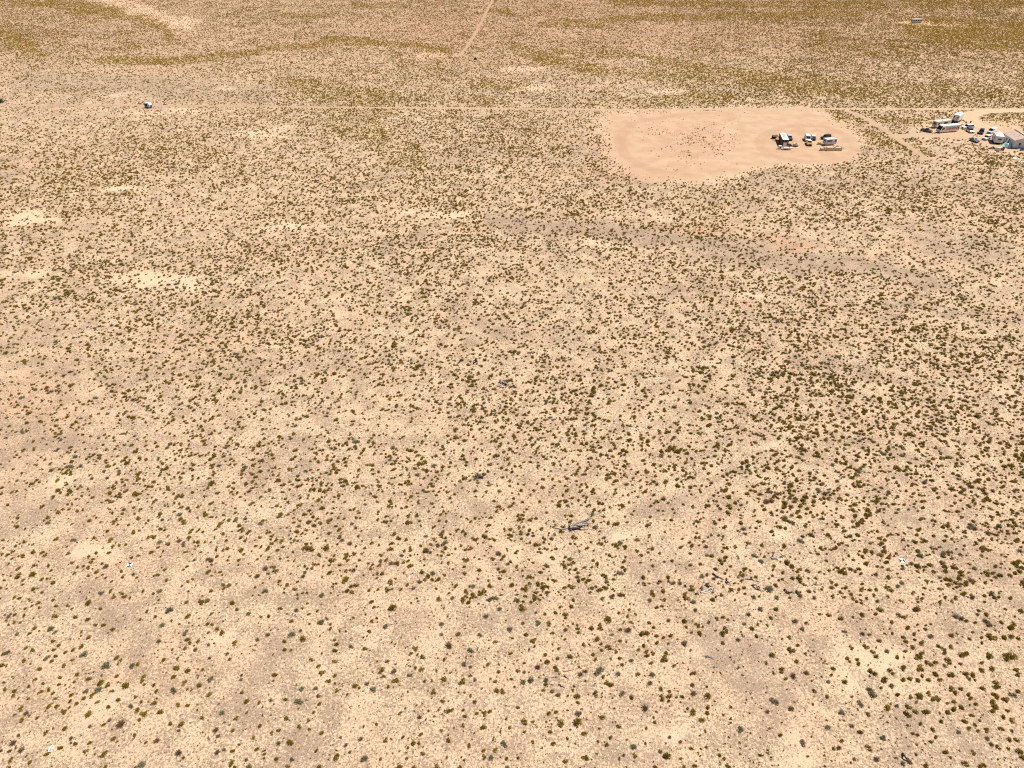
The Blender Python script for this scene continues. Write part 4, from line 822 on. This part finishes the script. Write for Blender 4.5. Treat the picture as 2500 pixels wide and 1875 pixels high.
p = g(2369, 300.3); o = empty('oil_drum', p, 0, 'small rusty drum beside the sandy drive right of the tall trailer', 'drum')
bm = bmesh.new(); tube(bm, [(0, 0, 0), (0, 0, .9)], [.3, .3], 16); obj('barrel', bm, 'rustbox', o); bm = bmesh.new(); tube(bm, [(0, 0, .9), (0, 0, .93)], [.31, .31], 16); obj('lid', bm, 'black', o)
lumber('scrap_pile', 'dark scrap lying below the pickup left of the motorhome', 'scrap', g(2284.5, 338), 0, 12, 1.3, ['wood', 'darkwood'], .5, .4, 31)
# --- the house
HS = empty('house', c0, yawh, 'single-storey house with pinkish-brown shingled roof and pale blue-grey walls', 'house'); WH, RG = 8.0, 1.3
NOGO.append((c0.x + dl.x * 5.5 + dr.x * 4.7, c0.y + dl.y * 5.5 + dr.y * 4.7, 8))
bm = bmesh.new(); prof_ = [(0, 0), (WH, 0), (WH, HH), (WH / 2, HH + RG), (0, HH)]
a = [bm.verts.new((x, 0, z)) for x, z in prof_]; b = [bm.verts.new((x, LH, z)) for x, z in prof_]; bm.faces.new(a); bm.faces.new(b[::-1])
for i in range(5): bm.faces.new((a[(i + 1) % 5], a[i], b[i], b[(i + 1) % 5]))
bmesh.ops.recalc_face_normals(bm, faces=bm.faces[:]); obj('wall', bm, 'wall', HS)
ov = .35; sl_ = RG / (WH / 2)
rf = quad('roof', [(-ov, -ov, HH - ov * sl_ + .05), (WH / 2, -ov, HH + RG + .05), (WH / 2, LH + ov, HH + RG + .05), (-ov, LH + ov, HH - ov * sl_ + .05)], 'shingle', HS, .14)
quad('roof', [(WH / 2 + .02, -ov, HH + RG - .03), (WH + ov, -ov, HH - ov * sl_ + .03), (WH + ov, LH + ov, HH - ov * sl_ + .03), (WH / 2 + .02, LH + ov, HH + RG - .03)], 'shingle_sunlit', HS, .14)
box('dark_ridge_strip', (WH / 2 - .14, WH / 2 + .14, -.4, LH + .4, HH + RG + .12, HH + RG + .32), 'darkwood', HS)  # dark strip raised along the ridge
for y, x in ((LH * .3, 2.6), (LH * .55, 1.9)): box('vent_pipe', (x - .08, x + .08, y - .08, y + .08, HH + x * sl_, HH + x * sl_ + .45), 'white', HS)
for y0, y1, z0, z1, nm, m in ((.60, .68, 1.4, 2.4, 'window', 'rustbox'), (.40, .48, .2, 2.5, 'door', 'dkteal'), (.22, .31, 1.4, 2.4, 'window', 'palegrey'), (.82, .90, 1.4, 2.3, 'window', 'glass')):
    y0 *= LH; y1 *= LH
    f = quad(nm, [(-.012, y1, z0), (-.012, y0, z0), (-.012, y0, z1), (-.012, y1, z1)], m, HS, .02)
    if nm == 'window': quad('frame', [(-.006, y1 + .08, z0 - .08), (-.006, y0 - .08, z0 - .08), (-.006, y0 - .08, z1 + .08), (-.006, y1 + .08, z1 + .08)], 'white', f, .006)
for x0, x1 in ((1.9, 2.7), (5.6, 6.6)):
    f = quad('window', [(x0, -.012, 1.25), (x1, -.012, 1.25), (x1, -.012, 2.3), (x0, -.012, 2.3)], 'glass', HS, .02)
    quad('frame', [(x0 - .08, -.006, 1.17), (x1 + .08, -.006, 1.17), (x1 + .08, -.006, 2.38), (x0 - .08, -.006, 2.38)], 'white', f, .006)
box('foundation', (-.06, WH + .06, -.06, LH + .06, -.05, .18), 'dullblack', HS)
b = box('ground_sheet', (0, 7.5, -1.3, -.35, .012, .05), 'sheet'); b.location = c0; b.rotation_euler = (0, 0, yawh); tag(b, 'pale strip of sheeting on the ground along the near wall of the house', 'sheeting')

# --- far things
p, yw = pose(2246.5, 56.4, 2225, 56.7)
coach('mobile_trailer', 'lone white-roofed trailer with four windows far off near the top right', 'trailer', p, yw, 7.7, 2.5, 2.9, .6, 'silver', 'roofwhite',
    wins=[('left', .28, .45, .45, .75, 'glass', 'window'), ('left', .52, .69, .45, .75, 'glass', 'window'), ('left', .08, .20, .4, .7, 'glass', 'window'), ('left', .82, .94, .4, .7, 'glass', 'window'), ('rear', .2, .8, .45, .75, 'glass', 'window'), ('front', .2, .8, .45, .75, 'glass', 'window')],
    axle=(-.1, 0), ac=False, skirt=True)
p = g(363.5, 263.0); t = empty('wrecked_camper', p, R(-14), 'small wrecked white camper shell with dark open front, alone in the left scrub', 'camper'); NOGO.append((p.x, p.y, 2.5))
bm = bmesh.new(); profile(bm, [(-1.5, .45), (1.4, .45), (1.6, 1.5), (1.1, 2.35), (-1.1, 2.4), (-1.5, 2.0)], -1.0, 1.0, .08); obj('shell', bm, 'palegrey', t)
box('opening', (-1.15, .35, -1.03, -.95, .75, 2.05), 'black', t); box('inner_panel', (-.95, -.35, -1.05, -1.031, .75, 1.2), 'rustbox', t); box('opening', (1.45, 1.56, -.6, .6, .6, 1.3), 'black', t)
box('roof_panel', (-1.0, .9, -.85, .85, 2.36, 2.46), 'roofwhite', t, .03); box('torn_panel', (1.5, 1.9, -.9, -.1, .3, .5), 'black', t); box('chassis', (-1.3, 1.3, -.9, .9, .22, .47), 'black', t)
for sx in (-.8, .9):
    for sy in (-1, 1): wheel(t, sx, sy * .98, .28, .2)
for u, v, rot in ((1507.5, 266.0, 0), (1515.5, 265.6, 0)):
    p = g(u, v); t = tag(box('fence_post', (-.07, .07, -.07, .07, 0, 1.7), 'wood', None, .015), 'thin wooden gate post at the ' + ('left' if u < 1510 else 'right') + ' side of the clearing entrance', 'post', 'gate posts by the clearing'); t.location = p
# --- trees and tall plants
def tree(name, label, pos, w_, h_, seed, m='juniper'):
    t = empty(name, pos, seed, label, 'tree'); NOGO.append((pos.x, pos.y, w_ * .5))
    bm = bmesh.new(); rs = random.Random(seed)
    for k in range(5):
        a = k * 1.3 + rs.uniform(-.3, .3); tube(bm, [(0, 0, 0), (math.cos(a) * w_ * .12, math.sin(a) * w_ * .12, h_ * .3), (math.cos(a) * w_ * .3, math.sin(a) * w_ * .3, h_ * .62)], [.12, .08, .03], 6)
    obj('trunk', bm, 'barkdark', t)
    me = leaf_mesh('crown', 1500, w_ / 2, h_, .24, m, seed, lumps=9, fill=.5); link('crown', me, None, t); return t
tree('juniper_tree', 'round dark green tree cut by the left edge of the photo', g(1, 250), 5.4, 3.4, 3)
tree('desert_tree', 'lone dark bush-like tree at the foot of the far two-rut trail', g(1160.5, 145.5), 2.2, 1.6, 5)
def stalks(name, label, u, v, h_, n, seed, cat='plant'):
    rs = random.Random(seed); bm = bmesh.new()
    for k in range(n):
        a = rs.uniform(0, 6.28); e = rs.uniform(.1, .45); b = Vector((math.cos(a) * e, math.sin(a) * e, 1)) * h_ * rs.uniform(.6, 1)
        tube(bm, [(0, 0, 0), b * .5 + Vector((0, 0, .1)), b], [.09, .06, .03], 5)
    o = obj(name, bm, 'darkwood'); o.location = g(u, v); return tag(o, label, cat)
stalks('dead_snag', 'dark spiky leafless stalks standing in the pale scrub at upper left', 70.5, 188.5, 3.6, 8, 1)
stalks('dead_snag', 'thin dark leafless stalk standing among green shrubs left of centre top', 600, 187, 2.6, 6, 2)
stalks('dead_snag', 'thin dark stalk standing in pale ground above the long track', 1165.5, 224.5, 2.6, 4, 3)
stalks('dead_snag', 'faint dark stalk standing above the densest olive patch', 872, 163, 2.4, 5, 4)
# --- dead wood: each branch is a polyline of (u, v, height)
def deadwood(name, label, branches, m='deadwood', cat='dead wood', group='fallen dead trees and branches on the sand'):
    t = tag(bpy.data.objects.new(name, None), label, cat, group); COL.objects.link(t)
    c = gz(*branches[0][0][0]); c.z = 0; t.location = c; NOGO.append((c.x, c.y, .7))
    for i, br in enumerate(branches):
        pts, r0 = br[0], br[1] * 1.45; mm = br[2] if len(br) > 2 else m
        P = [gz(*q) - c for q in pts]; bm = bmesh.new(); n = []; rs = random.Random(i + int(c.x * 10))
        for a, b in zip(P[:-1], P[1:]):
            for k in range(3): n.append(a.lerp(b, k / 3) + Vector((rs.gauss(0, 1), rs.gauss(0, 1), rs.gauss(0, .5))) * r0 * .35)
        n.append(P[-1])
        for q in n: q.z = max(q.z, r0 * .3)
        tube(bm, n, [r0 * (1 - .75 * k / (len(n) - 1)) for k in range(len(n))], 7); obj('trunk' if i == 0 else 'branch', bm, mm, t)
    return t
BR = [([(1389,1287,.3),(1402,1281,.45),(1420,1274,.7),(1447,1262,.9)],.13,'deadwood')]
rs = random.Random(77)
for k in range(20):
    f_ = rs.random(); a0 = (1392 + f_ * 30, 1288 - f_ * 12 + rs.uniform(-2, 4), rs.uniform(.1, .6)); L_ = rs.uniform(12, 30); an = rs.uniform(-.75, .15)
    BR.append(([a0, (a0[0] + L_ * .5, a0[1] + L_ * .5 * an + rs.uniform(-2, 2), rs.uniform(.3, .8)), (a0[0] + L_, a0[1] + L_ * an, rs.uniform(.05, .6))], rs.uniform(.06, .12), rs.choice(['palewood', 'palewood', 'deadwood', 'deadwood', 'darkwood'])))
BR += [([(1392,1288,.3),(1388,1281,.8),(1396,1278,1.0)],.12,'darkwood'), ([(1393,1290,.3),(1398,1298,.05)],.09,'palewood'), ([(1396,1288,.3),(1418,1293,.1),(1436,1293,.05)],.09,'darkwood')]
deadwood('fallen_tree', 'largest fallen dead tree, its grey branches fanned out to the right', BR)
deadwood('fallen_branch', 'long curved pale limb just left of the largest fallen dead tree', [([(1389,1291,.1),(1372,1292,.1),(1352,1288,.12),(1338,1279,.2)],.07,'deadwood'), ([(1350,1286,.15),(1356,1284,.3),(1361,1282,.3)],.06,'darkwood'), ([(1345,1283,.1),(1344,1290,.05)],.06,'darkwood'), ([(1390,1289,.1),(1378,1296,.05)],.05,'palewood'), ([(1372,1287,.1),(1378,1280,.2)],.05,'palewood')])
deadwood('dead_snag', 'upright black forked snag left of centre in the middle of the photo', [([(1163,883,.05),(1162,878,.8),(1164,875,1.6)],.2,'darkwood'), ([(1162,878,.8),(1155,882,.1)],.12,'darkwood'), ([(1162,877,.8),(1166,884,.05)],.13,'darkwood'), ([(1163,876,1.2),(1168,876,1.5)],.08,'darkwood'), ([(1162,876,1.0),(1158,873,1.5)],.07,'darkwood'), ([(1163,880,.6),(1160,884,.05)],.08,'darkwood')])
BR = [([(1220,930,.3),(1232,937,.4),(1243,939,.2)],.14,'darkwood')]
for k in range(11):
    a0 = (1219 + k * 1.6, 928 + rs.uniform(-1, 5), rs.uniform(.2, .8)); BR.append(([a0, (a0[0] + rs.uniform(5, 10), a0[1] + rs.uniform(4, 9), rs.uniform(.05, .4))], rs.uniform(.06, .1), rs.choice(['deadwood', 'darkwood', 'palewood'])))
deadwood('brush_pile', 'bundle of parallel dead grey limbs below the upright black snag', BR)
deadwood('fallen_branch', 'thin pale limb lying just below the bundle of dead grey limbs', [([(1213,941.5,.1),(1224,945,.1),(1231,947,.1)],.07,'darkwood'), ([(1224,953,.05),(1233,950,.1)],.06,'darkwood')])
deadwood('fallen_tree', 'dead tree with three black limbs above a pale patch, below centre', [([(1178,1167,.1),(1172,1163,.4),(1165,1160,.5),(1154,1164,.1)],.17,'darkwood'), ([(1168,1161,.5),(1163,1157,.4),(1159,1152,.3)],.09,'darkwood'), ([(1172,1162,.4),(1174,1155,.9)],.08,'darkwood'), ([(1166,1161,.4),(1170,1158,.6),(1171,1154,.6)],.07,'deadwood'), ([(1163,1168,.1),(1153,1171,.05)],.07,'deadwood'), ([(1160,1165,.1),(1168,1168,.1)],.06,'palewood'), ([(1178,1163,.2),(1178,1170,.05)],.06,'darkwood')])
deadwood('fallen_branch', 'single short dark stick below the three-limbed dead tree', [([(1164,1185,.05),(1167,1188,.05)],.06,'darkwood'), ([(1169,1179,.05),(1168,1180,.1)],.05,'darkwood')])
deadwood('fallen_tree', 'bleached forked trunk with a dark limb at upper centre', [([(1261,540,.1),(1264,535,.9),(1265,531,1.6)],.16,'palewood'), ([(1263,535,.6),(1269,538,.3),(1273,541,.05)],.13,'darkwood'), ([(1264,534,.8),(1258,533,.8)],.08,'darkwood'), ([(1263,533,.8),(1259,531,1.0)],.08,'deadwood'), ([(1264,533,.9),(1269,533,.9)],.07,'darkwood')])  # pale trunk, limbs mostly in dark wood
deadwood('fallen_branch', 'thin dark limb just right of the bleached forked trunk', [([(1274,537.5,.05),(1283,535,.3)],.1,'darkwood')])
deadwood('fallen_branch', 'forked bleached limb, lowest left of the dead wood cluster at lower right', [([(1713,1446,.05),(1724,1442,.3),(1738,1434,.5),(1742,1433,.4)],.11,'palewood'), ([(1714,1447,.05),(1730,1446,.1),(1740,1440,.3)],.10,'palewood'), ([(1722,1429,.05),(1734,1431,.3),(1742,1434,.4),(1743,1446,.05)],.09,'darkwood')])
deadwood('fallen_branch', 'straight dark limb slanting down, upper left of the lower-right cluster', [([(1739,1399,.1),(1750,1407,.2),(1768,1415,.1)],.09,'darkwood')])
deadwood('fallen_branch', 'star-shaped dead limb between the straight limb and the grey bush', [([(1773,1412,.1),(1778,1421,.4),(1786,1430,.05)],.08,'darkwood'), ([(1778,1421,.3),(1788,1417,.1)],.07,'palewood'), ([(1776,1423,.1),(1770,1420,.1)],.06,'darkwood')])
deadwood('fallen_branch', 'pale hooked limb above the large grey bush at lower right', [([(1820,1413,.05),(1828,1412,.2),(1833,1405,.5)],.07,'palewood'), ([(1822,1413,.1),(1838,1415,.1),(1842,1418,.1)],.07,'darkwood'), ([(1848,1417,.1),(1856,1421,.1)],.07,'palewood')])
deadwood('fallen_branch', 'arching grey limb touching the left side of the large grey bush', [([(1838,1428,.05),(1846,1428,.5),(1849,1433,.4),(1856,1440,.2),(1866,1443,.1)],.1,'deadwood'), ([(1850,1431,.3),(1858,1436,.2)],.08,'darkwood')])
deadwood('fallen_branch', 'crooked dark limb right of the large grey bush', [([(1915,1438,.2),(1920,1444,.2),(1930,1445,.2),(1940,1448,.05)],.09,'darkwood'), ([(1922,1446,.05),(1930,1442,.3)],.06,'palewood'), ([(1930,1446,.2),(1938,1442,.3)],.06,'darkwood')])
deadwood('fallen_branch', 'pale tangle of bleached sticks topmost in the lower-right cluster', [([(1884,1363,.05),(1892,1362,.3),(1902,1363,.2)],.09,'palewood'), ([(1886,1358,.2),(1888,1352,.8)],.07,'darkwood'), ([(1890,1360,.2),(1899,1355,.4),(1908,1360,.1)],.08,'palewood'), ([(1896,1362,.2),(1902,1370,.05)],.06,'palewood'), ([(1884,1365,.05),(1894,1364,.1)],.06,'darkwood'), ([(1904,1359,.1),(1914,1356,.4),(1921,1353,.3)],.07,'wood')])
deadwood('fallen_branch', 'small white forked twig left of the pale tangle of sticks', [([(1811,1379,.05),(1816,1374,.3),(1817,1369,.5)],.06,'palewood'), ([(1815,1376,.1),(1819,1376,.2)],.05,'darkwood')])
deadwood('fallen_branch', 'short bowed stick on bare sand right of the lower centre', [([(1721,1601,.05),(1728,1600,.2),(1736,1605,.15),(1744,1610,.05)],.07,'deadwood'), ([(1722,1606,.05),(1731,1603,.1)],.05,'darkwood')])
deadwood('fallen_branch', 'thin forked dark limb by a dry bush near the bottom right', [([(2204,1840,.1),(2209,1847,.4),(2216,1851,.4),(2223,1858,.1)],.1,'darkwood'), ([(2212,1850,.3),(2219,1861,.05)],.07,'darkwood')])
deadwood('fallen_branch', 'three short dark sticks on a pale patch at lower centre', [([(1378,1650,.1),(1388,1656,.1)],.08,'darkwood'), ([(1376,1638,.05),(1385,1638,.1),(1396,1636,.1),(1401,1634,.1)],.05,'deadwood'), ([(1350,1653,.05),(1362,1653,.1)],.05,'deadwood'), ([(1383,1653,.1),(1390,1657,.2)],.05,'palewood')])
deadwood('fallen_branch', 'straight dark stick just below the three short dark sticks', [([(1364,1672,.05),(1373,1676,.1),(1379,1680,.05)],.07,'darkwood')])
deadwood('fallen_branch', 'white curved stick beside shrubs near the bottom, right of centre', [([(1547,1768,.05),(1558,1763,.1),(1568,1757,.15),(1573,1752,.1)],.05,'palewood')])
deadwood('fallen_branch', 'short dark limb above a pale stone, right of the black snag', [([(1288,862,.1),(1295,860,.3),(1303,858,.2)],.1,'darkwood'), ([(1296,860,.2),(1304,862,.1)],.07,'deadwood')])
# --- stones, pale stump
def rock(label, u, v, s, seed, m='stone', cat='stone', name='pale_stone', hz=.6):
    bm = bmesh.new(); bmesh.ops.create_icosphere(bm, subdivisions=3, radius=s / 2); rs = np.random.default_rng(seed); k = rs.uniform(2, 4, 3)
    for q in bm.verts:
        n = 1 + .16 * math.sin(k[0] * q.co.x * 4 / s + seed) + .13 * math.sin(k[1] * q.co.y * 4 / s + 2 * seed) + .1 * math.sin(k[2] * q.co.z * 5 / s); q.co *= n; q.co.z *= hz
    o = obj(name, bm, m); o.location = g(u, v) + Vector((0, 0, s * .2)); return tag(o, label, cat)
rock('small pale stone beside an olive shrub right of the black snag', 1240, 858, .5, 2)
rock('white boulder half hidden by a shrub near the bottom left', 125, 1830, .8, 4)
deadwood('bleached_stump', 'small whitened stump standing right of the black snag', [([(1253,911,.05),(1254,907,.5)],.16,'palewood'), ([(1254,909,.2),(1260,911,.1)],.07,'darkwood'), ([(1254,909,.2),(1249,909,.1)],.07,'darkwood'), ([(1254,908,.3),(1258,905,.6)],.06,'palewood')], cat='stump')
# --- survey targets: white squares with two black triangles, and orange flagging
for u, v, rot, lab in ((316.5, 1379.5, R(4), 'white survey target with black triangles on the sand at left'), (2202.5, 1369, R(82), 'white survey target with dark triangles among shrubs at right')):
    t = empty('survey_target', g(u, v), rot, lab, 'survey target', 'survey targets laid on the sand'); s = .45; NOGO.append((t.location.x, t.location.y, .9))
    box('panel', (-s, s, -s, s, .02, .035), 'white', t)
    for q in (1, -1):
        bm = bmesh.new(); pts = [(-.43 * q, .43 * q), (0, .02 * q), (.36 * q, .43 * q)]
        if q == -1: pts = [(.55, -.50), (0, -.03), (-.30, -.50)][::-1]; pts = [(-.43, -.43), (.39, -.36), (0, -.02)]
        lo_ = [bm.verts.new((a, b, .036)) for a, b in pts]; hi = [bm.verts.new((a, b, .041)) for a, b in pts]
        bm.faces.new(hi if q == -1 else hi[::-1]); bm.faces.new(lo_[::-1] if q == -1 else lo_)
        for i in range(3): bm.faces.new((lo_[i], lo_[(i + 1) % 3], hi[(i + 1) % 3], hi[i]))
        bmesh.ops.recalc_face_normals(bm, faces=bm.faces[:]); obj('triangle', bm, 'black', t)
tarp('orange_flagging', 'crumpled orange flagging on a shrub left of the left survey target', 'flagging', g(286.5, 1378), .3, .30, .26, .5, 'orange', 11)
tarp('orange_flagging', 'small orange flagging on a shrub left of the right survey target', 'flagging', g(2172.5, 1357), .3, .24, .2, .7, 'orange', 12)

def nogo_ok(x, y):
    ok = np.ones(len(x), bool)
    for a, b, r in NOGO: ok &= (x - a) ** 2 + (y - b) ** 2 > r * r
    return ok
def frac_dens(X, Y, cand):
    d, gr, pa, mv, og, lo, yd = cover(X, Y); return d / cand, gr, pa, mv, lo
def grow(y0, y1, cand, dmul=1.0):
    X, Y, q = scatter_points(y0, y1, cand)
    p, gr, pa, mv, lo = frac_dens(X, Y, cand); k = rng.uniform(0, 1, len(X)) < p * dmul
    X, Y, gr, lo = X[k], Y[k], gr[k], lo[k]
    k = track_clear(X, Y) & nogo_ok(X, Y)
    return X[k], Y[k], gr[k], lo[k]
# medium and far scrub
XA, YA, GA, LA = grow(30, 200, 3.0, 2.9); XB, YB, GB, LB = grow(200, 860, 3.4, 2.2)
UA, VA = to_px(XA, YA)
small = VA > 1474
k = near_listed(XA, YA, .25); XA, YA, GA, LA, small, VA = XA[k], YA[k], GA[k], LA[k], small[k], VA[k]
def sizes(n): return np.where(rng.uniform(0, 1, n) < .55, np.exp(rng.normal(math.log(.72), .22, n)), np.exp(rng.normal(math.log(.36), .3, n))).clip(.16, 1.25)
sa = sizes(len(XA)); sa = np.where(small, np.clip(sa * .42, .15, .40), sa)
kind = rng.uniform(0, 1, len(XA)); isg = kind < .86; iss = (kind >= .86) & (kind < .935); isd = kind >= .935
def pack(X, Y, s, hz=(.8, 1.15)):
    return np.stack([X, Y, np.zeros_like(X)], 1), rng.uniform(0, 6.28, len(X)), np.stack([s * rng.uniform(.9, 1.2, len(X)), s * rng.uniform(.8, 1.1, len(X)), s * rng.uniform(*hz, len(X))], 1)
def rest_arr(kd):
    r = [q for q in rest if q[0] == kd]
    return np.array([q[1].x for q in r]), np.array([q[1].y for q in r]), np.array([q[2] for q in r])
for nm, sel, kd, meshes, lab in (('olive_scrub', isg, 'g', OLIVE, 'countless small olive green shrubs covering the middle distance'),
                                 ('sage_scrub', iss, 's', SAGE, 'small silvery bushes mixed into the middle-distance scrub'),
                                 ('dry_scrub', isd, 'd', DRY, 'small brown leafless bushes mixed into the middle-distance scrub')):
    rx, ry, rw = rest_arr(kd); X = np.concatenate([XA[sel], rx]); Y = np.concatenate([YA[sel], ry])
    S = np.concatenate([sa[sel] * (1.1 if kd != 'g' else 1), rw]); T = np.concatenate([np.clip(GA[sel] * .5 + rng.uniform(0, .4, sel.sum()), 0, 1), rng.uniform(0, .4, len(rx))])
    P, r, sc = pack(X, Y, S); stuff(nm, lab, P, r, sc, T, rng.integers(0, len(meshes), len(X)), meshes)
sb = sizes(len(XB)) * (1.0 - .08 * sstep(200, 400, YB)) * (1 - .45 * LB)
P, r, sc = pack(XB, YB, sb); ds = sstep(200, 500, YB)
stuff('far_scrub', 'mass of yellow-olive shrubs reaching to the top of the photo', P, r, sc, np.clip(.0 + .38 * GB + .28 * ds + rng.uniform(-.15, .25, len(XB)), 0, 1), rng.integers(0, 5, len(XB)), OLIVE_F)
# small dry tufts in the foreground
X, Y, q = scatter_points(30, 190, 1.6)
d, gr, pa, mv, og, lo, yd = cover(X, Y); k = rng.uniform(0, 1, len(X)) < np.clip((.2 + 1.5 * vnoise(X, Y, .25, 81)) * (1 - .9 * pa), 0, 1) * sstep(190, 120, Y)
X, Y = X[k], Y[k]; k = near_listed(X, Y, -.1) & nogo_ok(X, Y); X, Y = X[k], Y[k]
s = np.clip(np.exp(rng.normal(math.log(.19), .38, len(X))), .08, .42); P, r, sc = pack(X, Y, s, (.5, 1.0))
stuff('dry_tufts', 'tiny dry tufts and crumbs of dead grass on the sand', P, r, sc, rng.uniform(0, 1, len(X)), rng.integers(0, 4, len(X)), TUFT)
